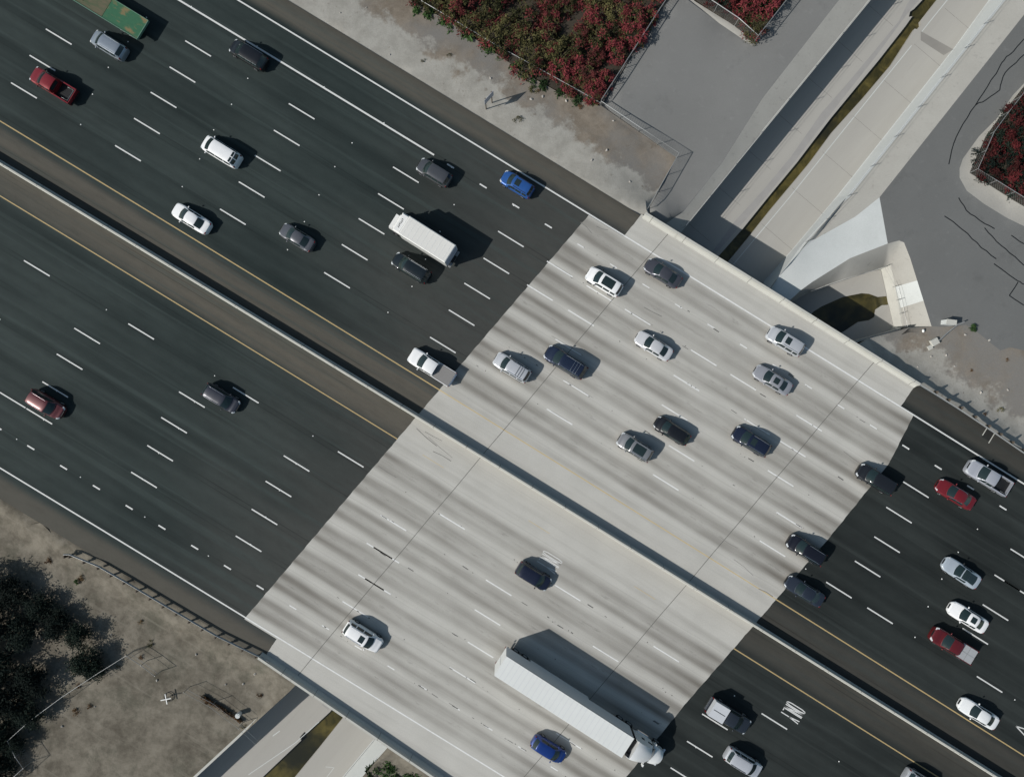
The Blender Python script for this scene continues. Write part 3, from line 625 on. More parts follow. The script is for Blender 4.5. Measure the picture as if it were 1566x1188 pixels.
fence('chain_link_fence', [(1600, 90), (1566, 132), (1529, 179), (1507, 209), (1482.6, 264.5), (1511, 282), (1566, 316), (1600, 336)], -1.1, 1.5, 'chain link fence with white rails round the right-hand red shrub bed', 2.8)
fence('chain_link_fence', [(205, 994), (160, 1022), (110, 1055), (60, 1092), (28, 1121)], -1.1, 1.7, 'chain link fence climbing past the dark trees in the lower left dirt', 3.0, rail=.026)
fence('chain_link_fence', [(27, 1123), (38, 1146), (50, 1163), (20, 1190), (-10, 1210)], -1.1, 1.6, 'short kinked fence at the corner of the dark tree plot', 2.6)
fence('cable_fence', [(1534, 0), (1475, 74), (1296, 300), (1232, 370)], -1.85, 1.05, 'thin posts and cable along the top of the sunlit right channel wall', 4.9, False, .014, .035, cables=(.55,))
fence('cable_fence', [(1394, -75), (1330, 0), (1164, 203), (1046, 348)], -1.95, 1.05, 'thin posts and cable along the top of the shaded left channel wall', 4.9, False, .014, .035, cables=(.55,))
fence('cable_fence', [(1236, 447), (1288, 429), (1349, 409), (1366, 439), (1381, 500)], -3.6, 1.0, 'thin posts and cable around the rim of the side inlet pit', 2.0, False, .014, .03, cables=(.5,))
fence('wire_fence', [(290, 1050), (330, 1072), (372, 1104), (398, 1128)], -1.1, 1.5, 'wire fence carrying a strip of dry brown vine across bare dirt', 4.0, False, .016, .035, cables=(.7,))
fence('wire_fence', [(204, 996), (225, 1010), (246, 1026)], -1.1, 1.4, 'short wire fence stub reaching out from the dark trees over dirt', 3.2, False, .03, .04, cables=(.7,))

def guardrail(pts, label, side, zb=-.05):
    q = [P(x, y, .68) for x, y in pts]; root = tag(empty('guardrail', (q[0].x, q[0].y, zb)), label, 'guardrail'); off = Vector(root.location)
    dense = [q[0]]
    for a, c in zip(q, q[1:]):
        n = max(1, round((c-a).length/1.9)); dense += [a+(c-a)*i/n for i in range(1, n+1)]
    prof = [(0, -.16), (.06, -.10), (.06, -.05), (0, 0), (.06, .05), (.06, .10), (0, .16), (-.02, .16), (.035, .10), (.035, .05), (-.02, 0), (.035, -.05), (.035, -.10), (-.02, -.16)]
    b = MB(); n = len(prof); pm = None
    for i, p in enumerate(dense):
        d = dense[min(i+1, len(dense)-1)]-dense[max(i-1, 0)]; d.z = 0; d.normalize(); nn = Vector((-d.y, d.x, 0))*side
        for a, z in prof: b.v.append(p+nn*a+Vector((0, 0, z-.08))-off)
        if i == len(dense)-1: continue
        if pm is None:
            m2 = MB(); m2.box((0, 0, .36), (.15, .2, .86)); pm = o = m2.build('post', M['wood'], root); m3 = MB(); m3.box((0, .17, .55), (.14, .18, .34)); k = m3.build('block', M['wood'], o)
        else: o = copy_tree(pm)
        o.location = p-nn*.34-off; o.location.z = 0; o.rotation_euler = (0, 0, math.atan2(nn.y, nn.x)-math.pi/2)
    for i in range(len(dense)-1):
        for k in range(n): b.f.append((i*n+k, i*n+(k+1) % n, (i+1)*n+(k+1) % n, (i+1)*n+k))
    b.build('rail', M['steel'], root)
guardrail([(97, 848), (106, 848), (150, 866), (190, 889), (250, 925), (330, 972), (412, 1012)], 'metal guardrail on timber posts in the lower left dirt shoulder', 1)
guardrail([(1640, 737), (1566, 692), (1512, 655), (1470, 627), (1432, 603), (1404, 586)], 'metal guardrail leading off the right end of the bridge parapet', 1)

root = tag(empty('road_sign', P(748, 162, -.05)), 'grey sign panel on two posts standing in roadside dirt', 'sign'); off = Vector(root.location)
pa, pb_ = P(743.5, 167, -.05)-off, P(752.5, 157, -.05)-off
for p in (pa, pb_): b = MB(); b.box(p+Vector((0, 0, 1.45)), (.1, .1, 3.0), Matrix.Rotation(.7, 3, 'Z')); b.build('post', M['wood'], root)
d = (pb_-pa).normalized(); ang = math.atan2(d.y, d.x); nrm = Vector((d.y, -d.x, 0))
b = MB(); b.box((pa+pb_)/2+nrm*.09+Vector((0, 0, 2.35)), (1.55, .035, 1.15), Matrix.Rotation(ang, 3, 'Z')); b.build('panel', mat_plain('sign_sheet', (.40, .41, .46), .5), root)

# small things on the dirt
root = tag(empty('utility_cabinet', P(1446, 494, -1.2), -.12), 'white utility cabinet with open dark lid beside the access asphalt', 'cabinet')
b = MB(); b.box((0, 0, .55), (1.15, .55, 1.1)); b.build('body', M['conc_white'], root)
b = MB(); b.box((0, 0, 1.13), (1.22, .62, .06)); b.build('lid', M['conc'], root); b = MB(); b.box((.62, 0, .55), (.06, .5, 1.0)); b.build('door', M['steel'], root)
root = tag(empty('concrete_pad', P(1428, 523, -1.1), .5), 'pale square concrete block lying on dirt below the white cabinet', 'block')
b = MB(); b.box((0, 0, .15), (.95, .8, .32), taper=.94); b.build('slab', M['conc'], root); b = MB(); b.box((-.75, -.35, .06), (.55, .5, .16)); b.build('footing', M['conc'], root)
b = MB(); b.tube([P(1436, 521, -.9), P(1450, 508, -.85), P(1464, 497, -.7), P(1475, 492, -.5)], .07, 8)
tag(b.build('drain_pipe', M['steel']), 'grey pipe running over dirt toward the white cabinet', 'pipe')
b = MB(); b.ell(P(1412, 506, -1.0), (.16, .22, .12)); tag(b.build('plastic_bag', M['marker'], smooth=60), 'crumpled white bag by the corner of the pit apron', 'bag')
root = tag(empty('cross_frame', P(258, 1065, -1.1), .1), 'white four-armed metal cross frame standing on bare dirt', 'frame')
for a in (0, math.pi/2): b = MB(); b.box((0, 0, .62 if a else .68), (1.25, .1, .06), Matrix.Rotation(a+.1, 3, 'Z')); b.build('arm', M['marker'], root)
b = MB(); b.tube([(0, 0, 0), (0, 0, .66)], .05, 8); b.build('post', M['steel'], root)
b = MB(); b.tube([(.55*math.cos(t*math.pi/10), .55*math.sin(t*math.pi/10), .04) for t in range(21)], .04, 6, False); b.build('ring', M['plastic'], root)
root = tag(empty('bucket', P(367, 1090, -1.1)), 'white round drum standing on dirt near the channel edge', 'drum')
b = MB(); b.tube([(0, 0, 0), (0, 0, .02), (0, 0, .7)], [.27, .28, .28], 16); b.build('body', M['marker'], root, smooth=40); b = MB(); b.tube([(0, 0, .7), (0, 0, .74)], .30, 16); b.build('lid', M['conc_white'], root)
root = tag(empty('drain_inlet', P(1511, 665, .01), -TH), 'dark steel drain grate frame set in the asphalt shoulder by guardrail', 'drain')
b = MB(); [b.box((x, 0, .01), (.06, 1.2, .03)) for x in [-.45+.15*i for i in range(7)]]; b.build('grate', M['plastic'], root)
b = MB(); b.box((.56, -.1, .02), (.08, 1.4, .05)); b.box((-.56, .1, .02), (.08, 1.0, .05)); b.build('frame', M['conc'], root)
rr = random.Random(5); ROCKS = [(1447, 543), (1476, 512), (1513, 520), (1541, 596), (830, 148), (866, 155), (750, 120), (812, 152), (938, 185), (928, 230), (963, 278), (905, 245), (170, 970), (300, 1000), (345, 1046), (372, 1045), (390, 1030), (145, 1080), (95, 1110), (240, 1040), (60, 955), (520, 20), (560, 12), (596, 84), (868, 280), (1460, 560), (1424, 545), (1500, 600), (1403, 561)]
pro = []
for k in range(3):
    b = MB(); b.ell((0, 0, .04), (.15, .11, .09), 5, 8)
    for v in b.v: v *= 1+rr.uniform(-.22, .22)
    pro.append(b)
first = [None]*3
for i, (x, y) in enumerate(ROCKS):
    k = i % 3; p = P(x, y, -.6); p.z = zt(p.x, p.y)
    p = P(x, y, p.z)
    if first[k] is None: first[k] = o = pro[k].build('rock', M['rock'])
    else: o = first[k].copy(); COL.objects.link(o)
    o.location = p; o.rotation_euler = (0, 0, rr.uniform(0, 6)); s = rr.uniform(.5, 1.25); o.scale = (s, s, s)
    tag(o, 'small pale stone lying loose on the bare dirt', 'rock', 'loose stones on the dirt')

# ------------------------------------------------------------------ plants
def leaf_mesh(name, seed, n_cl, per, rad, hgt, leaf, mat, z0=.25, droop=.35, hollow=.55, spread=.33):
    r = random.Random(seed); V, F = [], []
    for _ in range(n_cl):
        th = r.uniform(0, 2*math.pi); ph = r.uniform(-.15, 1); k = r.uniform(hollow, 1.0)**.7
        rr_ = math.sqrt(max(0, 1-ph*ph))*k
        c = Vector((rad*rr_*math.cos(th)*r.uniform(.8, 1.15), rad*rr_*math.sin(th)*r.uniform(.8, 1.15), z0+max(.05, (hgt-z0)*(ph*k)*r.uniform(.8, 1.08))))
        cs = r.uniform(.6, 1.35)*rad*spread
        for _ in range(int(per*r.uniform(.6, 1.4))):
            p = c + Vector((r.gauss(0, cs*.5), r.gauss(0, cs*.5), r.gauss(0, cs*.38)))
            if p.z < .03: p.z = .03+r.random()*.1
            a = Vector((r.gauss(0, 1), r.gauss(0, 1), r.gauss(-droop, .5))).normalized(); nrm = (Vector((r.gauss(0, .7), r.gauss(0, .7), 1))).normalized()
            s = nrm.cross(a).normalized(); L = leaf*r.uniform(.7, 1.5); w = L*r.uniform(.26, .46); i = len(V)
            V += [p, p+a*L*.5+s*w*.5, p+a*L-Vector((0, 0, L*.15)), p+a*L*.5-s*w*.5]; F.append((i, i+1, i+2, i+3))
    me = bpy.data.meshes.new(name); me.from_pydata([tuple(v) for v in V], [], F); me.materials.append(mat); return me
def stems(seed, n, rad, hgt):
    r = random.Random(seed); b = MB()
    for _ in range(n):
        th = r.uniform(0, 6.28); k = r.uniform(.2, .8)*rad
        b.tube([(0, 0, 0), (k*.35*math.cos(th), k*.35*math.sin(th), hgt*.45), (k*math.cos(th), k*math.sin(th), hgt*r.uniform(.7, .95))], [.05, .035, .012], 5)
    return b
def bush_proto(kind, seed, rad, hgt, leafm, flm, n1, n2, fl_leaf=.26):
    root = empty(kind, (0, 0, -500)); link('foliage', leaf_mesh('foliage', seed, n1, 46, rad, hgt*.93, .24, M[leafm]), root)
    if flm: link('red_foliage', leaf_mesh('red_foliage', seed+50, n2, 40, rad*1.02, hgt, fl_leaf, M[flm], .5, .1, .78, .26), root)
    stems(seed+9, 6, rad, hgt).build('stems', M['bark'], root); return root
PROTO = {'red': [bush_proto('bougainvillea_bush', 10+i, 1.35, 2.3, 'leaf_o', 'flower', 16, 22) for i in range(3)],
         'olive': [bush_proto('bougainvillea_bush', 20+i, 1.5, 2.6, 'leaf_o', 'flower', 24, 6) for i in range(2)],
         'dull': [bush_proto('bougainvillea_bush', 30+i, 1.4, 2.2, 'leaf_d', 'flower_d', 20, 17) for i in range(3)],
         'green': [bush_proto('green_shrub', 40+i, .62, .75, 'leaf_g', None, 9, 0) for i in range(3)]}
for k, l in PROTO.items():
    for o in l:
        if k == 'red': pass
used = set()
def plant(kind, x, y, label, cat, group, s=1.0, zb=None):
    l = PROTO[kind]; i = rnd.randrange(len(l)); o = l[i]
    if id(o) in used: o = copy_tree(o)
    used.add(id(l[i])); p = P(x, y, -1.1 if zb is None else zb); o.location = p
    o.rotation_euler = (0, 0, rnd.uniform(0, 6.28)); o.scale = (s*rnd.uniform(.85, 1.15), s*rnd.uniform(.85, 1.15), s*rnd.uniform(.8, 1.15))
    return tag(o, label, cat, group)
def scatter(poly, step, seed, margin=0):
    r = random.Random(seed); q = [Vector(p) for p in poly]; out = []
    xs = [p.x for p in q]; ys = [p.y for p in q]
    for _ in range(4000):
        p = Vector((r.uniform(min(xs), max(xs)), r.uniform(min(ys), max(ys))))
        if inside(p, q) and all((p-o).length > step for o in out): out.append(p)
    return out
B1 = [(560, -55), (628, -3), (662, 15), (703, 38), (752, 73), (802, 108), (852, 135), (905, 152), (995, 25), (1012, -2), (1045, -55)]
for p in scatter(B1, 23, 1):
    edge = (p.x-915)*.52+(p.y-165)*.854 > -75 or (p.x-p.y*-.66 > 985 and p.x > 900) or rnd.random() < .25
    hole = (p.x-865)**2+(p.y-42)**2 < 16**2 or (p.x-790)**2+(p.y-20)**2 < 10**2
    if hole: continue
    plant('red' if edge else 'olive', p.x, p.y, 'red flowering bougainvillea shrub in the big fenced bed beside the freeway dirt' if edge else 'olive bougainvillea shrub with few flowers inside the big fenced bed', 'shrub', 'red shrubs in the big bed' if edge else 'olive shrubs in the big bed', rnd.uniform(.85, 1.2))
for p in scatter([(1075, -50), (1072, 0), (1128, 34), (1150, 50), (1192, 0), (1225, -50)], 21, 2):
    plant(rnd.choice(['red', 'olive', 'dull']), p.x, p.y, 'reddish shrub in the small pointed fenced bed by the access road', 'shrub', 'shrubs in the small pointed bed', rnd.uniform(.85, 1.1))
for p in scatter([(1620, 85), (1570, 146), (1536, 187), (1515, 215), (1494, 262), (1518, 276), (1566, 306), (1620, 330)], 20, 3):
    plant('dull', p.x, p.y, 'dull red shrub in the fenced bed at the right edge', 'shrub', 'shrubs in the right-hand bed', rnd.uniform(.85, 1.1))
for x, y in [(640, 14), (655, 24), (690, 42), (712, 56), (735, 72), (752, 84), (766, 95), (783, 106), (800, 118), (812, 127), (826, 134), (850, 146), (866, 154), (884, 160), (673, 33), (878, 152)]:
    plant('green', x+rnd.uniform(-3, 3), y+rnd.uniform(-1, 6), 'low bright green plant along the lower rim of the red shrub bed', 'plant', 'low green plants below the red shrubs', rnd.uniform(1.0, 1.7))
for x, y in [(593, 1160), (582, 1172), (603, 1170), (570, 1184), (612, 1152), (590, 1186), (638, 1176), (630, 1186), (606, 1184)]:
    plant('green', x, y, 'leafy green shrub on the channel bank below the bridge parapet', 'shrub', 'green shrubs on the channel bank', rnd.uniform(1.4, 1.9), -2.0)
plant('green', 1488, 502, 'small dark green weed beside the access asphalt near the cabinet', 'plant', None, .65)
plant('green', 117, 889, 'small weed tuft on dirt below the lower left guardrail', 'plant', None, .5)

wl = []
for k in range(3): r_ = empty('dry_weed', (0, 0, -500)); link('foliage', leaf_mesh('foliage', 80+k, 6, 30, .30, .24, .085, M['dry' if k < 2 else 'leaf_o'], .04, .1, .3, .4), r_); wl.append(r_)
wr = random.Random(21)
for k in range(46):
    x, y = (wr.uniform(60, 395), wr.uniform(830, 1150)) if k < 24 else (wr.uniform(560, 900), wr.uniform(30, 260)) if k < 38 else (wr.uniform(1410, 1560), wr.uniform(535, 650))
    p = P(x, y, -.6); u, v = uv_of(p.x, p.y)
    if not (v < -45.5 or v > 27.5) or (k < 24 and (y > 1150-(x-340)*.9 and x > 300 or x < 120+.4*(y-830) and False)) or (k >= 24 and k < 38 and (y-40) < (x-600)*.38 and False): continue
    if 24 <= k < 38 and (inside(p.xy, [P(*q) for q in B1]) or x > 1000 or (y < (x-600)*.42+20)): continue
    o = wl[k % 3]; o = copy_tree(o) if o.location.z > -400 else o
    p.z = zt(p.x, p.y)-.03; o.location = p; o.rotation_euler = (0, 0, wr.uniform(0, 6)); s = wr.uniform(.7, 1.6); o.scale = (s, s, s)
    tag(o, 'small dry weed tuft growing out of the bare dirt', 'weed', 'dry weed tufts on the dirt')

def tree_proto(seed, rad, hgt):
    root = empty('dark_tree', (0, 0, -500)); r = random.Random(seed)
    link('crown', leaf_mesh('crown', seed, 42, 62, rad, hgt, .30, M['leaf_d'], hgt*.38, .2, .35, .34), root)
    tb = MB(); tb.tube([(0, 0, -.2), (.05, .03, hgt*.25), (.1, -.05, hgt*.5), (.05, 0, hgt*.75)], [.17, .13, .09, .04], 8)
    for _ in range(6):
        th = r.uniform(0, 6.28); z = hgt*r.uniform(.25, .5); k = rad*r.uniform(.5, .85)
        tb.tube([(.06, 0, z), (k*.5*math.cos(th), k*.5*math.sin(th), z+hgt*.16), (k*math.cos(th), k*math.sin(th), z+hgt*.3)], [.07, .045, .015], 5)
    tb.build('trunk', M['bark'], root); return root
TP = [tree_proto(60+i, 2.0, 2.9) for i in range(3)]; tu = set()
for i, (x, y, s) in enumerate([(-12, 890, 1.1), (28, 902, .95), (66, 925, .85), (0, 948, 1.15), (46, 962, 1.0), (96, 952, .9), (128, 968, .75), (8, 1006, 1.1), (-22, 1060, 1.2), (58, 1034, 1.0), (20, 1062, 1.1), (52, 1082, .9), (4, 1110, 1.1), (-20, 1150, 1.2), (12, 1172, .9), (140, 1006, .85), (152, 1018, .7), (-40, 1000, 1.2), (-45, 925, 1.2), (30, 1130, .7)]):
    o = TP[i % 3]
    if i >= 3: o = copy_tree(o)
    o.location = P(x, y, -1.1); o.rotation_euler = (0, 0, rnd.uniform(0, 6.28)); o.scale = (s, s, s*rnd.uniform(.85, 1.1))
    tag(o, 'dark leafy tree crowded in the lower left corner plot', 'tree', 'dark trees in the lower left corner')
root = tag(empty('dry_vine', P(342, 1080, -1.1)), 'strip of dry brown vine hanging along a wire fence on dirt', 'vine'); r = random.Random(3); V, F = [], []
for _ in range(1500):
    t = r.random(); p = P(309+62*t+r.gauss(0, .55)+1.2*math.sin(t*17), 1064+39*t+r.gauss(0, .6), -1.1)-Vector(root.location); p.z = r.uniform(.02, .28)
    a = Vector((r.gauss(0, 1), r.gauss(0, 1), r.gauss(0, 1))).normalized(); s = a.orthogonal().normalized(); L = .22*r.uniform(.6, 1.5); i = len(V)
    V += [p, p+a*L*.5+s*L*.2, p+a*L, p+a*L*.5-s*L*.2]; F.append((i, i+1, i+2, i+3))
me = bpy.data.meshes.new('foliage'); me.from_pydata([tuple(v) for v in V], [], F); me.materials.append(M['dry']); link('foliage', me, root)
b = MB(); b.tube([P(305, 1062, -.85)-Vector(root.location), P(372, 1104, -.85)-Vector(root.location)], .03, 5); b.build('stem', M['bark'], root)

# ------------------------------------------------------------------ vehicles
def tab(t, d):
    if d <= t[0][0]: return t[0][1]
    for (a, x), (b, y) in zip(t, t[1:]):
        if d <= b: k = (d-a)/(b-a); return x+(y-x)*k
    return t[-1][1]
TYPES = {  # distances from the nose as a share of the length: cowl, roof front, roof rear, glass foot; H height; belt height; deck height behind the cabin
    'sedan': dict(L=4.9, W=1.86, H=1.45, c=.27, rf=.43, rr=.68, rb=.84, belt=.96, rear=.99),
    'coupe': dict(L=4.75, W=1.92, H=1.32, c=.31, rf=.47, rr=.62, rb=.86, belt=.90, rear=.95),
    'suv': dict(L=4.7, W=1.92, H=1.72, c=.235, rf=.385, rr=.89, rb=.965, belt=1.08, rear=1.06),
    'hatch': dict(L=4.3, W=1.82, H=1.52, c=.235, rf=.39, rr=.84, rb=.95, belt=1.0, rear=1.0),
    'van': dict(L=5.0, W=1.98, H=1.76, c=.16, rf=.315, rr=.90, rb=.965, belt=1.06, rear=1.05),
    'pickup': dict(L=5.7, W=2.0, H=1.85, c=.232, rf=.375, rr=.600, rb=.612, belt=1.18, rear=.74)}
wheel_me = {}
def wheel_mesh(r, w):
    if (r, w) not in wheel_me:
        b = MB(); prof = [(r*.62, w/2), (r*.9, w/2), (r, w*.36), (r, -w*.36), (r*.9, -w/2), (r*.62, -w/2)]; n = 20
        for k in range(n):
            t = 2*math.pi*k/n
            for rr_, y in prof: b.v.append(Vector((rr_*math.cos(t), y, rr_*math.sin(t))))
        m = len(prof)
        for k in range(n):
            for j in range(m-1): b.f.append((k*m+j, ((k+1) % n)*m+j, ((k+1) % n)*m+j+1, k*m+j+1))
        tyre = b.build('tyre', M['rubber'], None, 50); b = MB()
        b.tube([(0, -w*.42, 0), (0, w*.46, 0)], r*.63, 16)
        for k in range(5): t = 2*math.pi*k/5; b.box((r*.34*math.cos(t), w*.48, r*.34*math.sin(t)), (r*.5, .03, r*.12), Matrix.Rotation(-t, 3, 'Y'))
        rim = b.build('rim', M['rim']); wheel_me[(r, w)] = (tyre.data, rim.data); bpy.data.objects.remove(tyre); bpy.data.objects.remove(rim)
    return wheel_me[(r, w)]
def add_wheel(root, x, y, r=.34, w=.24):
    a, b = wheel_mesh(r, w); o = link('wheel', a, root); o.location = (x, y, r); o.rotation_euler = (0, 0, 0 if y > 0 else math.pi); link('rim', b, o); return o
paints = {}
def paint(col, metal=.25, rough=.32):
    k = (col, metal, rough)
    if k not in paints: paints[k] = mat_paint('car_paint', col, metal, rough)
    return paints[k]
def smoothz(t, a, b): return a+(b-a)*(t*t*(3-2*t))
def car(kind, name, label, cat, px, py, heading, col, L=None, da=0.0, opts='', metal=.25, z=.75, W=None, H=None, group=None, rough=.32):
    T = dict(TYPES[kind]); L = L or T['L']; W = W or T['W']; H = H or T['H']; belt, rear = T['belt'], T['rear']
    if H != TYPES[kind]['H']: belt *= H/TYPES[kind]['H']
    c, rf, rr_, rb = (T[k]*L for k in ('c', 'rf', 'rr', 'rb'))
    p = P(px, py, z); p.z = .006
    ang = (math.pi-TH if heading == 'N' else -TH)+math.radians(da)
    root = tag(empty(name, p, ang), label, cat, group); pm = paint(col, metal, rough)
    boxy = kind in ('pickup', 'van', 'suv')
    nose = .60 if boxy else .52; tl = .80 if boxy else .66
    wt = [(0, nose), (.04, nose+.10), (.11, nose+.19), (.22, nose+.27), (.4, .93), (.65, .97), (1.0, 1.0), (L-1.1, 1.0), (L-.6, .98), (L-.32, .94), (L-.16, (tl+.94)/2+.02), (L-.06, tl+.04), (L, tl-.06)]
    hood0 = .80 if boxy else .68
    if kind == 'pickup': hood0 = .98; wt = [(0, .70), (.05, .79), (.13, .87), (.3, .94), (.6, .985), (1, 1), (rb-.3, 1), (rb+.02, .99)]
    zt_ = [(0, hood0-.22), (.05, hood0-.09), (.15, hood0), (.5, hood0+.07), (c*.75, belt-.09), (c, belt-.02), (rb-.02, rear), (L-.35, rear-.01), (L-.12, rear-.06), (L-.04, rear-.2), (L, rear-.32)]
    if kind in ('suv', 'van', 'hatch'): zt_ = zt_[:6]+[(rb, belt), (L-.04, belt-.12), (L, belt-.4)]
    if kind == 'pickup': zt_ = zt_[:6]+[(rb, belt-.02), (rb+.02, belt-.02)]
    end = rb+.02 if kind == 'pickup' else L
    half = W/2
    def wd(d): return tab(wt, d)*half
    def zd(d): return tab(zt_, d)
    X = lambda d: L/2-d
    SEC = [(0, 0), (.4, -.006), (.7, -.022), (.86, -.055), (.94, -.10), (.985, -.19), (1.0, -.32)]
    ds = sorted({*[d for d, _ in wt if d <= end], *[d for d, _ in zt_ if d <= end], *[end*i/16 for i in range(17)]})
    b = MB(); low = .27
    for d in ds:
        w, zz = wd(d), zd(d); sec = [(f*w, zz+h*min(1, (zz-low)/.55)) for f, h in SEC]+[(w*.995, low+.12), (w*.93, low), (w*.5, low-.05)]
        b.v += [Vector((X(d), y, h)) for y, h in [(-a, h) for a, h in sec[::-1][:-1]]+sec]
    m = 2*(len(SEC)+3)-1
    for i in range(len(ds)-1):
        for k in range(m): b.f.append((i*m+k, (i+1)*m+k, (i+1)*m+(k+1) % m, i*m+(k+1) % m))
    b.f.append(tuple(range(m))); b.f.append(tuple((len(ds)-1)*m+k for k in range(m)))
    # cabin shell
    crown = .035
    ztop = [(c, belt), (c+(rf-c)*.5, belt+(H-.05-belt)*.56), (rf, H-.05), (rf+.25, H-.012), ((rf+rr_)/2, H), (rr_-.25, H-.02), (rr_, H-.07)]
    ztop += [(rb, rear if kind in ('sedan', 'coupe') else belt+.02)]
    tw = [(c, .80), (rf, .70), ((rf+rr_)/2, .71), (rr_, .67 if kind in ('sedan', 'coupe') else .70), (rb, .70 if kind in ('sedan', 'coupe') else .80)]
    if kind in ('van', 'suv', 'pickup'): tw = [(c, .84), (rf, .76), ((rf+rr_)/2, .77), (rr_, .75), (rb, .82)]
    cur = [(c, .20), (rf, .09), ((rf+rr_)/2, 0), (rr_, -.05), (rb, -.10)]
    if kind == 'pickup': cur = [(c, .16), (rf, .07), ((rf+rr_)/2, 0), (rr_, 0), (rb, 0)]
    def ctop(d, t, lift=0.0):
        w = tab(tw, d)*half; e = abs(t); zz = tab(ztop, d); k = min(1, (zz-belt)/.2) if zz > belt else 0
        return Vector((X(d)+tab(cur, d)*(1-t*t), t*w, zz-.055*k*e**4-crown*k*t*t+lift))
    def cside(d, s, sg, off=0.0):
        a = ctop(d, sg); bw = .93*wd(min(d, L-.3)) if kind not in ('sedan', 'coupe') else .91*half
        q = Vector((a.x, sg*bw, belt-.05)); r = q+(a-q)*s; r.y += sg*(off+.03*math.sin(math.pi*min(1, s))); return r
    cd = sorted({c, rf, rr_, rb, *[c+(rb-c)*i/18 for i in range(19)]}); cs = MB(); nt = 8
    for d in cd:
        row = [cside(d, 0, -1), cside(d, .5, -1)]+[ctop(d, -1+2*i/nt) for i in range(nt+1)]+[cside(d, .5, 1), cside(d, 0, 1)]; cs.v += row
    m2 = nt+5; o0 = len(b.v)
    for i in range(len(cd)-1):
        for k in range(m2-1): cs.f.append((i*m2+k, (i+1)*m2+k, (i+1)*m2+k+1, i*m2+k+1))
    cs.f.append(tuple(range(m2))); cs.f.append(tuple((len(cd)-1)*m2+k for k in range(m2)))
    black_roof = 'R' in opts
    b.v += cs.v; b.f += [tuple(i+o0 for i in f) for f in cs.f]
    if kind == 'pickup':
        z0, z1 = .42, belt-.06; bl = rb+.05
        for sg in (-1, 1):
            b.box(((X(bl)+X(L-.04))/2, sg*(half-.07), (z0+z1)/2), (L-.04-bl, .13, z1-z0)); b.box(((X(bl)+X(L-.04))/2, sg*(half-.075), z1), (L-.06-bl, .14, .05), taper=.97)
        b.box((X(L-.07), 0, (z0+z1)/2), (.09, W-.24, z1-z0-.02)); b.box((X(bl+.03), 0, (z0+z1)/2), (.06, W-.24, z1-z0-.02))
    b.build('body', pm, root, 38)
    def patch(nm, fn, nu, nv, mt, par=root):
        q = MB(); q.grid(fn, nu, nv); return q.build(nm, mt, par, 60)
    if black_roof: patch('roof_panel', lambda a, t: ctop(rf+.05+(rr_-rf-.02)*a, (t*2-1)*.93, .012), 10, 8, M['glass'])
    gw = M['glass_green'] if col[0]+col[1]+col[2] < .9 or jr.random() < .5 else M['glass']
    patch('windshield', lambda a, t: ctop(c+.05+(rf-c-.09)*a, (t*2-1)*.93, .014), 6, 8, gw)
    if kind != 'pickup':
        if 'V' in opts:
            for sg in (-1, 1): patch('rear_window', lambda a, t: ctop(rr_-.28+(rb-rr_+.22)*a, sg*(.08+.8*t), .016), 5, 4, M['glass'])
        else: patch('rear_window', lambda a, t: ctop(rr_+.03+(rb-rr_-.09)*a, (t*2-1)*.88, .016), 5, 8, M['glass'])
    else:
        patch('rear_window', lambda a, t: Vector((X(rb)-.012, (t*2-1)*.6*half, belt+.06+(H-belt-.2)*a)), 2, 4, M['glass'])
    mid = c+(rb-c)*(.47 if kind != 'pickup' else .52)
    for sg in (-1, 1):
        spans = [(c+(rf-c)*.55, mid-.05), (mid+.05, rr_+(.18 if kind in ('sedan', 'coupe') else -.12))]
        if kind in ('suv', 'van'): spans = [(spans[0][0], c+(rb-c)*.40), (c+(rb-c)*.43, c+(rb-c)*.68), (c+(rb-c)*.72, rr_+.02)]
        if kind == 'coupe': spans = [(spans[0][0], spans[1][1])]
        for d0, d1 in spans: patch('side_window', lambda a, s: cside(d0+(d1-d0)*a, .16+.74*s, sg, .014), 6, 4, M['glass'])
    patch('hood', lambda a, t: Vector((X(.17+(c-.27)*a)+.10*(1-(2*t-1)**2)*a, (t*2-1)*.80*wd(.17+(c-.27)*a), zd(.17+(c-.27)*a)-.03*abs(2*t-1)**2.5+.012)), 8, 8, pm)
    if kind in ('sedan', 'coupe'): patch('trunk_lid', lambda a, t: Vector((X(rb-.02+(L-.16-rb)*a), (t*2-1)*.76*wd(L-.3), zd(rb+.02+(L-.16-rb)*a)-.02*abs(2*t-1)**2.5+.012)), 5, 8, pm)
    fr, rrw = (.37 if kind == 'pickup' else .355 if boxy else .33), .26
    for d in (L*.185, L*(.80 if kind != 'pickup' else .79)):
        for sg in (-1, 1): add_wheel(root, X(d), sg*(half-.095), fr, rrw)
    for sg in (-1, 1):
        q = MB(); q.ell((X(c+.38), sg*(half+.09), belt+.06), (.085, .13, .085), 5, 8); q.build('side_mirror', pm if 'k' not in opts else M['plastic'], root, 60)
        dd = .09; q = MB(); q.grid(lambda a, s: Vector((X(.045+.30*a)+.012, sg*(wd(.045+.30*a)*(.99-.36*s*(1-.45*a))+.008), zd(.045+.30*a)-.045-.05*(1-s)+.022)), 4, 4); q.build('headlight', M['lamp'], root, 60)
        q = MB(); z1 = (rear if kind in ('sedan', 'coupe') else belt)-.12
        if kind == 'pickup': q.box((X(L-.03), sg*(half-.085), .95), (.07, .14, .4))
        elif kind in ('sedan', 'coupe'): q.ell((X(L-.14), sg*wd(L-.12)*.84, z1-.03), (.11, .18, .07), 5, 8)
        else: q.ell((X(L-.11), sg*wd(L-.1)*.91, z1), (.10, .09, .20), 5, 8)
        q.build('tail_light', M['tail'], root, 60)
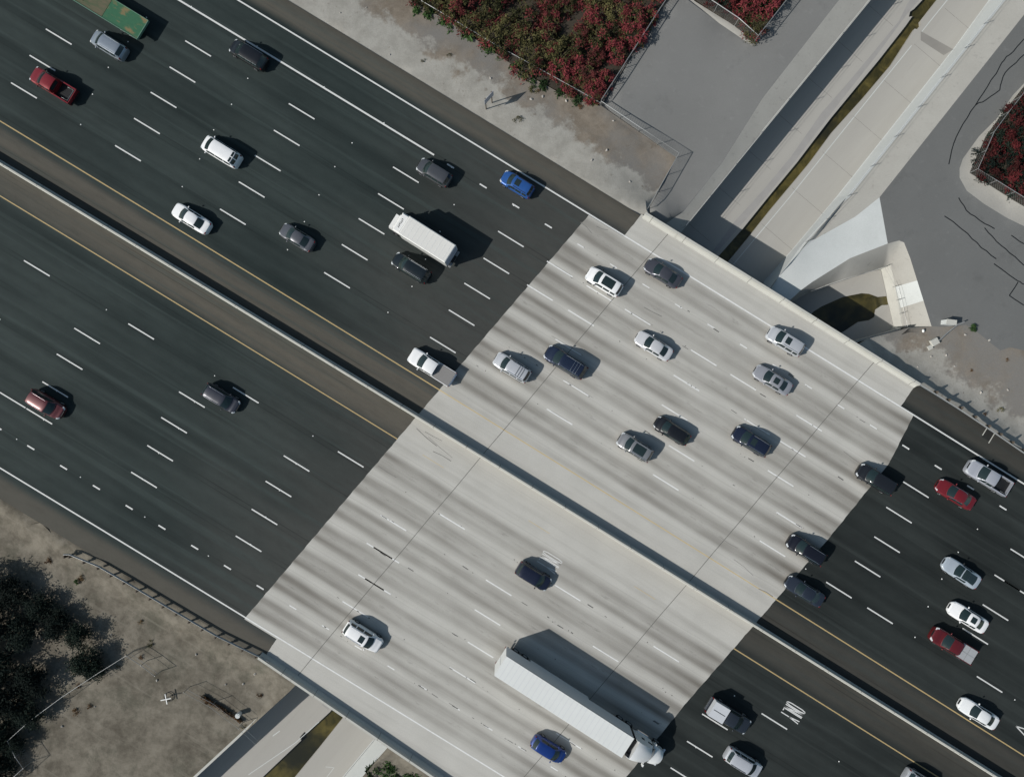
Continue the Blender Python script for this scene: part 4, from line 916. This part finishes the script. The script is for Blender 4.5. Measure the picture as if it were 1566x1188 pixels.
    q = MB(); q.box((X(.02), 0, hood0-.2), (.07, nose*W*.62, .16)); q.build('grille', M['plastic'], root)
    if 'S' in opts: patch('sunroof', lambda a, t: ctop(rf+.28+(.62 if 'P' not in opts else (rr_-rf)*.62)*a, (t*2-1)*(.56 if 'P' not in opts else .74), .013), 5, 6, M['glass'])
    if 'T' in opts: patch('rear_sunroof', lambda a, t: ctop(rf+1.15+.75*a, (t*2-1)*.5, .013), 5, 6, pm)
    if 'r' in opts:
        for sg in (-1, 1): q = MB(); q.tube([ctop(rf+.25+(rr_-rf-.4)*i/8, sg*.90, .05) for i in range(9)], .025, 6); q.build('roof_rail', M['chrome'] if 'k' not in opts else M['plastic'], root)
    if 'x' in opts:
        for k in (.55, .68, .80): q = MB(); d = rf+(rr_-rf)*k; q.tube([ctop(d, -.88+1.76*i/6, .07) for i in range(7)], .022, 6); q.build('roof_bar', M['plastic'] if col[0] > .3 else M['chrome'], root)
    if 'C' in opts:                                    # chrome trim along the window line and bumper corners
        for sg in (-1, 1): q = MB(); q.tube([cside(c+(rf-c)*.5+(rr_-c-(rf-c)*.5)*i/8, .93, sg, .02) for i in range(9)], .014, 5); q.build('window_trim', M['chrome'], root)
    if kind == 'pickup':
        bl = rb+.10; xm = (X(bl)+X(L-.12))/2; ln = L-.12-bl
        if 'N' in opts: q = MB(); q.box((xm, 0, belt-.03), (ln+.06, W-.16, .05)); q.build('tonneau_cover', mat_plain('tonneau_vinyl', (.21, .205, .20), .7), root)
        elif 'B' in opts:                              # a pale box cap over the bed
            q = MB(); q.box((xm, 0, (.8+H+.02)/2), (ln+.1, W-.02, H+.02-.8), taper=.965); q.build('bed_cap', paint((.56, .58, .61), .05), root)
            q = MB(); q.box((xm-.0, 0, H+.03), (ln*.8, .06, .03)); q.build('cap_ridge', M['plastic'], root)
        elif 'D' in opts:
            q = MB(); q.box((xm, 0, belt-.02), (ln+.08, W-.16, .07), taper=.97); q.build('bed_cover', mat_plain('silver_bed_cover', (.46, .47, .48), .4, .5, .3), root)
            q = MB(); q.box((xm, 0, belt+.022), (.05, W-.2, .015)); q.box((xm, 0, belt+.018), (ln, .05, .012)); q.build('cover_rib', M['steel'], root)
        else:
            q = MB(); q.box((xm, 0, .66), (ln+.05, W-.28, .06)); [q.box((xm, -.6+.2*i, .70), (ln, .05, .02)) for i in range(7)]; q.build('bed_liner', M['plastic'], root)
            if 'A' in opts: q = MB(); q.tube([(X(L-1.0), -.7*half, 1.15), (X(L-.2), -.7*half, 1.17), (X(L-.2), .7*half, 1.17), (X(L-1.0), .7*half, 1.15)], .025, 6); q.build('bed_rack', M['steel'], root)
        q = MB(); q.box((X(L+.03), 0, .55), (.12, W*.86, .18)); q.build('rear_bumper', M['chrome'] if 'k' not in opts else M['plastic'], root)
    return root

WHT, SIL, DGR, BLK = (.78, .79, .80), (.40, .42, .45), (.060, .064, .072), (.012, .013, .016)
car('suv', 'silver_suv', 'silver blue suv with roof rails beside the green flatbed truck', 'suv', 166, 69, 'N', (.31, .35, .40), 4.55, opts='r', metal=.5)
car('pickup', 'red_pickup', 'bright red pickup with empty black bed near the left edge', 'pickup', 82, 131, 'N', (.215, .017, .023), 5.75, opts='kA')
car('suv', 'black_suv', 'black suv hugging the solid white line near the top edge', 'suv', 380, 84, 'N', BLK, 4.8, opts='C')
car('van', 'white_minivan', 'white minivan with two dark rear panes alone on asphalt', 'van', 338, 232, 'N', WHT, 5.0, opts='V', metal=.0)
car('sedan', 'white_sedan', 'plain white sedan beside the yellow line left of the bridge', 'car', 292, 334, 'N', WHT, 5.05, metal=.0)
car('sedan', 'grey_sedan', 'mid grey sedan on asphalt between white sedan and box truck', 'car', 454, 363, 'N', (.125, .13, .145), 4.5, metal=.5)
car('suv', 'grey_wagon', 'dark grey wagon just below the end of the solid white line', 'car', 664, 264, 'N', (.10, .105, .115), 4.35, opts='', metal=.5, H=1.62)
car('suv', 'blue_suv', 'bright blue suv with sunroof next to the shoulder line', 'suv', 791, 282, 'N', (.026, .10, .33), 4.15, opts='Srk', W=1.85, H=1.6)
car('suv', 'black_suv', 'black suv alongside the white box truck', 'suv', 629, 410, 'N', (.010, .016, .020), 4.9, opts='rC')
car('pickup', 'white_pickup', 'white pickup with grey bed cover rolling off the bridge joint', 'pickup', 660, 561, 'N', WHT, 5.95, da=-.6, opts='N', metal=.0)
car('suv', 'silver_suv', 'pale silver suv with roof bars behind the white pickup', 'suv', 783, 562, 'N', (.52, .54, .57), 4.7, opts='rx')
car('suv', 'navy_suv', 'big navy suv with silver roof bars at its tail', 'suv', 865, 554, 'N', (.018, .028, .058), 5.4, opts='rx', W=2.02, H=1.85, metal=.4)
car('suv', 'white_suv', 'white suv with large black glass roof near the bridge start', 'suv', 924, 431, 'N', WHT, 4.6, opts='SPk', metal=.0)
car('sedan', 'grey_sedan', 'dark grey sedan under the north shoulder line on the bridge', 'car', 1014, 418, 'N', (.085, .088, .105), 4.75, metal=.5)
car('sedan', 'silver_sedan', 'pale silver sedan in the middle of the north bridge lanes', 'car', 1000, 529, 'N', (.58, .59, .61), 4.8, opts='', metal=.2)
car('suv', 'silver_suv', 'silver suv with sunroof and roof rails touching the north bridge edge line', 'suv', 1201, 522, 'N', (.50, .52, .55), 4.6, opts='SrT')
car('sedan', 'silver_sedan', 'grey silver sedan with small sunroof below the silver suv', 'car', 1182, 581, 'N', (.36, .37, .40), 4.9, opts='S', metal=.4)
car('hatch', 'black_hatchback', 'glossy black hatchback just ahead of a glass roofed grey suv', 'car', 1028, 659, 'N', BLK, 4.6, H=1.5)
car('suv', 'grey_suv', 'grey suv with full panoramic glass roof on the pale bridge', 'suv', 971, 684, 'N', (.30, .305, .315), 4.45, opts='SPr', metal=.5)
car('suv', 'navy_suv', 'dark navy suv with bright roof rails and chrome front corners', 'suv', 1149, 675, 'N', (.012, .018, .040), 4.75, opts='rS', H=1.66)
car('suv', 'black_suv', 'black suv crossing the far bridge joint in the northern lanes', 'suv', 1340, 733, 'N', (.016, .018, .022), 4.85)
car('sedan', 'red_sedan', 'deep red sedan beside a silver pickup at the right', 'car', 1462, 756, 'N', (.165, .014, .020), 4.9, opts='C')
car('pickup', 'silver_pickup', 'silver pickup with black open bed close to the shoulder line', 'pickup', 1511, 730, 'N', (.44, .46, .51), 5.55, opts='A', metal=.3)
car('suv', 'black_suv', 'black suv with long bright roof rails half on the bridge', 'suv', 1233, 841, 'N', (.010, .011, .018), 4.8, opts='r')
car('sedan', 'navy_sedan', 'dark blue sedan by the yellow line just off the bridge', 'car', 1231, 904, 'N', (.035, .045, .065), 5.0, opts='C', metal=.5)
car('coupe', 'silver_coupe', 'ice blue silver sports coupe with black roof', 'car', 1471, 876, 'N', (.44, .50, .56), 4.85, da=-2, opts='Rk', metal=.3)
car('sedan', 'white_sedan', 'white sedan with small dark sunroof next to the red pickup', 'car', 1481, 944, 'N', WHT, 5.0, opts='S', metal=.0)
car('pickup', 'red_pickup', 'old dull red pickup with silver bed cover', 'pickup', 1457, 986, 'N', (.115, .013, .016), 5.65, opts='D', W=1.95, H=1.75)
car('sedan', 'white_sedan', 'white sedan close to the yellow line near the lower right corner', 'car', 1497, 1091, 'N', (.72, .74, .75), 5.05, metal=.0)
car('suv', 'red_suv', 'faded red suv with pale roof rails near the left edge', 'suv', 70, 618, 'S', (.125, .034, .038), 4.55, opts='r')
car('suv', 'dark_hatchback', 'dark hatchback with gleaming roof rails in the southern asphalt lanes', 'car', 338, 609, 'S', (.035, .038, .052), 4.6, opts='r', H=1.5)
car('suv', 'white_suv', 'white suv with small sunroof and roof bars on the south bridge lanes', 'suv', 555, 973, 'S', WHT, 4.95, da=-1, opts='Sr', metal=.0)
car('suv', 'navy_suv', 'dark navy suv passing faded lane lettering on the bridge', 'suv', 816, 881, 'S', (.012, .016, .036), 4.4, opts='k', H=1.6)
car('hatch', 'blue_hatchback', 'vivid blue hatchback near the bottom edge below the semi truck', 'car', 839, 1146, 'S', (.008, .036, .19), 4.45)
car('pickup', 'dark_pickup', 'dark slate pickup with a pale box cap over its bed', 'pickup', 1114, 1094, 'S', (.024, .030, .040), 5.5, opts='B')
car('suv', 'silver_suv', 'silver suv with black glass edges at the bottom right of the truck', 'suv', 1137, 1166, 'S', (.50, .52, .56), 4.7, opts='rk')
car('suv', 'silver_suv', 'silver suv mostly cut off by the bottom edge', 'suv', 1411, 1199, 'S', (.38, .40, .43), 4.8, opts='R')

# white box truck
p = P(649, 366, 2.0); p.z = .006; root = tag(empty('box_truck', p, math.pi-TH-.012), 'white box truck with long plain roof on dark asphalt', 'truck')
wp = paint((.74, .745, .73), 0.0, .45); L = 7.9
def rbox(b, c, s, r=.06):                             # box with chamfered top edges
    b.box((c[0], c[1], c[2]-r/2), (s[0], s[1], s[2]-r)); i = len(b.v); hx, hy = s[0]/2, s[1]/2; z = c[2]+s[2]/2
    for k, zz in ((0, z-r), (r, z)):
        for x, y in ((-1, -1), (1, -1), (1, 1), (-1, 1)): b.v.append(Vector((c[0]+x*(hx-k), c[1]+y*(hy-k), zz)))
    b.f += [(i+4, i+5, i+6, i+7)]+[(i+k, i+(k+1) % 4, i+4+(k+1) % 4, i+4+k) for k in range(4)]
roofm = mat_concrete('box_roof_fibreglass', (.60, .595, .565), (.70, .70, .675), stain=.15, fine=.03)
b = MB(); rbox(b, (-.62, 0, 2.2), (6.3, 2.42, 2.5)); b.build('cargo_box', wp, root); b = MB(); b.box((-.62, 0, 3.462), (6.1, 2.24, .02)); b.build('roof_sheet', roofm, root); b = MB(); [b.box((-3.3+.6*i, 0, 3.478), (.04, 2.2, .014)) for i in range(10)]; b.build('roof_bow', wp, root)
b = MB(); rbox(b, (3.0, 0, 2.72), (.98, 2.36, .96), .14); b.build('cab_overhang', wp, root)
b = MB(); b.box((3.22, 0, 1.55), (1.35, 2.0, 1.3), taper=.9); b.box((4.15, 0, .95), (.9, 1.95, .75), taper=.88); b.build('cab', wp, root)
b = MB(); b.box((3.86, 0, 1.68), (.12, 1.75, .62), Matrix.Rotation(-.45, 3, 'Y')); b.build('windshield', M['glass'], root)
b = MB(); b.box((-.6, 0, .8), (7.0, .9, .22)); b.build('chassis', M['plastic'], root)
for sg in (-1, 1):
    b = MB(); b.box((-.6, sg*1.16, .82), (5.4, .08, .10)); b.build('side_rail', M['steel'], root)
    b = MB(); b.box((3.45, sg*1.28, 1.75), (.1, .24, .4)); b.build('side_mirror', M['plastic'], root)
    b = MB(); b.box((4.5, sg*.75, .98), (.12, .35, .2)); b.build('headlight', M['lamp'], root)
    b = MB(); b.box((-3.8, sg*1.05, 1.0), (.06, .14, .3)); b.build('tail_light', M['tail'], root)
    for x in (3.55, -2.2): add_wheel(root, x, sg*1.0, .42, .3)
b = MB(); b.box((-3.80, 0, 2.2), (.05, 2.15, 2.2)); [b.box((-3.83, 0, 1.3+.35*i), (.03, 2.1, .03)) for i in range(6)]; b.build('roll_door', mat_plain('door_sheet', (.42, .44, .5), .5), root)
b = MB(); b.box((-3.95, 0, .6), (.3, 2.2, .12)); b.build('rear_bumper', M['steel'], root)
b = MB(); rq = random.Random(4)
for i in range(6): y = .55-.2*i; b.box((3.06+rq.uniform(-.03, .03), y, 3.203), (.24, .05, .01), Matrix.Rotation(rq.uniform(-.5, .5), 3, 'Z')); b.box((3.06+rq.uniform(-.1, .1), y-.07, 3.204), (.05, .11, .01))
b.build('roof_lettering', M['plastic'], root)

# semi truck: white trailer with white sleeper tractor
TR = math.atan2(129-1.5, 198); p = P(861, 1069, 2.2); p.z = .006; root = tag(empty('semi_truck', p, -TR), 'long white semi truck with trailer on the bridge lower lanes', 'truck')
trm = mat_concrete('trailer_roof_sheet', (.60, .62, .61), (.69, .71, .70), stain=.12, fine=.03); trs = mat_plain('trailer_side_sheet', (.56, .58, .60), .45, var=.06)
TL = 17.3; b = MB(); b.box((0, 0, 2.62), (TL, 2.6, 2.86)); b.build('trailer_body', trs, root)
b = MB(); b.box((0, 0, 4.07), (TL+.02, 2.62, .05)); b.build('trailer_roof', trm, root)
b = MB(); [b.box((-TL/2+.6+.61*i, 0, 4.10), (.035, 2.5, .018)) for i in range(27)]; b.build('roof_bow', trs, root)
b = MB(); [b.box((0, sg*1.305, 3.98), (TL, .03, .12)) for sg in (-1, 1)]; b.box((TL/2+.01, 0, 3.98), (.03, 2.6, .12)); b.build('roof_rail', M['steel'], root)
b = MB(); b.box((-TL/2-.03, 0, 2.62), (.04, 2.5, 2.7)); b.box((-TL/2-.06, 0, 2.62), (.03, .06, 2.7)); b.build('rear_door', mat_plain('trailer_door', (.62, .64, .64), .5), root)
for sg in (-1, 1): b = MB(); b.box((-1.2, sg*1.27, .85), (8.2, .04, .75)); b.build('side_skirt', trs, root)
b = MB(); b.box((0, 0, 1.1), (TL-.3, 1.0, .18)); b.box((-TL/2+.3, 0, .62), (.12, 2.3, .12)); b.box((TL/2-4.2, .6, .6), (.14, .14, .9)); b.box((TL/2-4.2, -.6, .6), (.14, .14, .9)); b.build('chassis', M['plastic'], root)
for x in (-TL/2+1.3, -TL/2+2.6, TL/2-1.2, TL/2+.1, TL/2+4.0):
    for sg in (-1, 1): add_wheel(root, x, sg*1.08, .5, .42)
x0 = TL/2; cabp = paint((.70, .715, .715), 0.0, .38)
# tractor: frame rails, sleeper with sloping roof fairing, windscreen, hood
b = MB(); b.box((x0+1.9, 0, .95), (5.6, .9, .25)); b.build('frame', M['plastic'], root)
b = MB()
def ft(a, t):
    x = x0+.95+2.15*a; h = 3.85-1.05*a**1.6; w = 1.16-.22*a; return Vector((x+.25*(1-t*t)*a, t*w, h-.16*abs(t)**3))
st = []
n, m = 8, 8
for i in range(n+1):
    row = [Vector((ft(i/n, -1).x, -1.22, 1.05)), Vector((ft(i/n, -1).x, -1.2, 2.3))]+[ft(i/n, -1+2*k/m) for k in range(m+1)]+[Vector((ft(i/n, 1).x, 1.2, 2.3)), Vector((ft(i/n, 1).x, 1.22, 1.05))]; b.v += row
k2 = m+5
for i in range(n):
    for k in range(k2-1): b.f.append((i*k2+k, (i+1)*k2+k, (i+1)*k2+k+1, i*k2+k+1))
b.f += [tuple(range(k2)), tuple(n*k2+k for k in range(k2))]; b.build('sleeper_cab', cabp, root, 40)
b = MB(); b.grid(lambda a, s: Vector((x0+3.08+.62*a+.25*(1-(2*s-1)**2)*(1-.3*a), (2*s-1)*(.98-.02*a), 2.80-.78*a-.06*abs(2*s-1)**3)), 4, 8); b.build('windshield', M['glass'], root, 60)
b = MB(); b.grid(lambda a, s: Vector((x0+3.1+.2*a, (2*s-1)*1.05, 1.0+1.0*a)), 1, 2)
def hd(a, t): x = x0+3.55+1.5*a; w = 1.1-.28*a*a; return Vector((x+.18*(1-t*t)*a, t*w, 2.0-.35*a-.4*max(0, a-.75)-.28*abs(t)**2.6))
n, m = 8, 8; b = MB()
for i in range(n+1): b.v += [Vector((hd(i/n, -1).x, -(1.12-.22*(i/n)**2), .55))]+[hd(i/n, -1+2*k/m) for k in range(m+1)]+[Vector((hd(i/n, 1).x, 1.12-.22*(i/n)**2, .55))]
k2 = m+3
for i in range(n):
    for k in range(k2-1): b.f.append((i*k2+k, (i+1)*k2+k, (i+1)*k2+k+1, i*k2+k+1))
b.f += [tuple(range(k2)), tuple(n*k2+k for k in range(k2))]; b.build('hood', cabp, root, 40)
b = MB(); b.box((x0+5.2, 0, .62), (.25, 2.2, .42)); b.build('front_bumper', M['chrome'], root)
b = MB(); b.box((x0+.62, 0, 2.2), (.5, 1.7, 1.9)); b.box((x0+.6, -.95, 2.4), (.35, .3, 2.2)); b.build('gap_equipment', M['plastic'], root)
for sg in (-1, 1):
    b = MB(); b.box((x0+.85, sg*1.12, 2.35), (.5, .05, 2.6)); b.build('side_fairing', cabp, root)
    b = MB(); b.box((x0+3.35, sg*1.42, 2.1), (.16, .26, .5)); b.tube([(x0+3.3, sg*1.1, 2.2), (x0+3.35, sg*1.4, 2.2)], .03, 6); b.build('side_mirror', cabp, root)
    b = MB(); b.box((x0+4.95, sg*.88, 1.12), (.3, .28, .22)); b.build('headlight', M['lamp'], root)
    b = MB(); b.box((x0+2.75, sg*1.19, 2.1), (.62, .03, .5)); b.build('side_window', M['glass'], root)
    b = MB(); b.box((x0+1.75, sg*1.195, 2.15), (.42, .03, .45)); b.build('sleeper_window', M['glass'], root)
    b = MB(); b.box((-TL/2-.06, sg*1.05, .95), (.05, .25, .14)); b.build('tail_light', M['tail'], root)
    b = MB(); b.tube([(x0+1.2, sg*1.05, .75), (x0+2.7, sg*1.05, .75)], .33, 12); b.build('fuel_tank', M['chrome'], root)

# green flatbed truck at the top edge
q0, q1 = P(228, 33, 1.35), P(207.5, 58.5, 1.35); qc = (q0+q1)/2; root = tag(empty('flatbed_truck', (qc.x, qc.y, .006), math.pi-TH), 'green rust-patched flatbed truck cut off by the top edge', 'truck')
t = NT('rusty_green_deck'); pp = t.obj(); n1 = t.noise(t.scale(pp, (.5, 1.2, 1)), 1.2, 6, .65); n2 = t.noise(pp, 3.0, 6, .7); cg = t.mix(n2, (.024, .090, .050), (.050, .150, .085)); cg = t.mix(t.smooth(n1, .47, .64), cg, (.19, .145, .075)); cg = t.mix(t.math('MULTIPLY', t.smooth(n2, .6, .75), .5), cg, (.05, .06, .045)); gm = t.fin(cg, .8, .2)
t = NT('worn_plank_deck'); pp = t.obj(); n1 = t.noise(t.scale(pp, (.4, 2, 1)), 1.5, 6, .7); cg = t.mix(t.smooth(n1, .35, .65), (.07, .095, .055), (.13, .11, .075)); gm2 = t.fin(cg, .85, .2)
ge = mat_plain('green_edge_paint', (.10, .20, .15), .6, var=.3)
b = MB(); b.box((2.45, 0, 1.25), (4.9, 2.5, .16)); b.build('rear_deck', gm, root); b = MB(); b.box((8.4, 0, 1.24), (6.9, 2.5, .16)); b.build('front_deck', gm2, root)
for sg in (-1, 1): b = MB(); b.box((5.9, sg*1.28, 1.28), (11.9, .06, .22)); b.build('side_rail', ge, root)
b = MB(); b.box((-.02, 0, 1.22), (.08, 2.6, .3)); b.build('tail_beam', ge, root); b = MB(); b.box((6.4, 0, .95), (12.5, .9, .28)); b.build('chassis', M['plastic'], root)
for x in (1.3, 2.6, 13.6):
    for sg in (-1, 1): add_wheel(root, x, sg*1.05, .5, .36)
b = MB(); b.box((13.2, 0, 1.9), (1.8, 2.4, 2.1), taper=.92); b.box((14.6, 0, 1.3), (1.2, 2.1, 1.0), taper=.9); b.build('cab', ge, root)
b = MB(); b.box((8.3, .35, 1.6), (1.0, .8, .55), taper=.8); b.box((9.5, -.1, 1.5), (.8, 1.2, .4), taper=.85); b.build('winch_gear', M['plastic'], root)
for o in list(bpy.data.objects):                       # prototypes that were never planted
    if o.location.z < -400:
        for ch in list(o.children): bpy.data.objects.remove(ch)
        bpy.data.objects.remove(o)
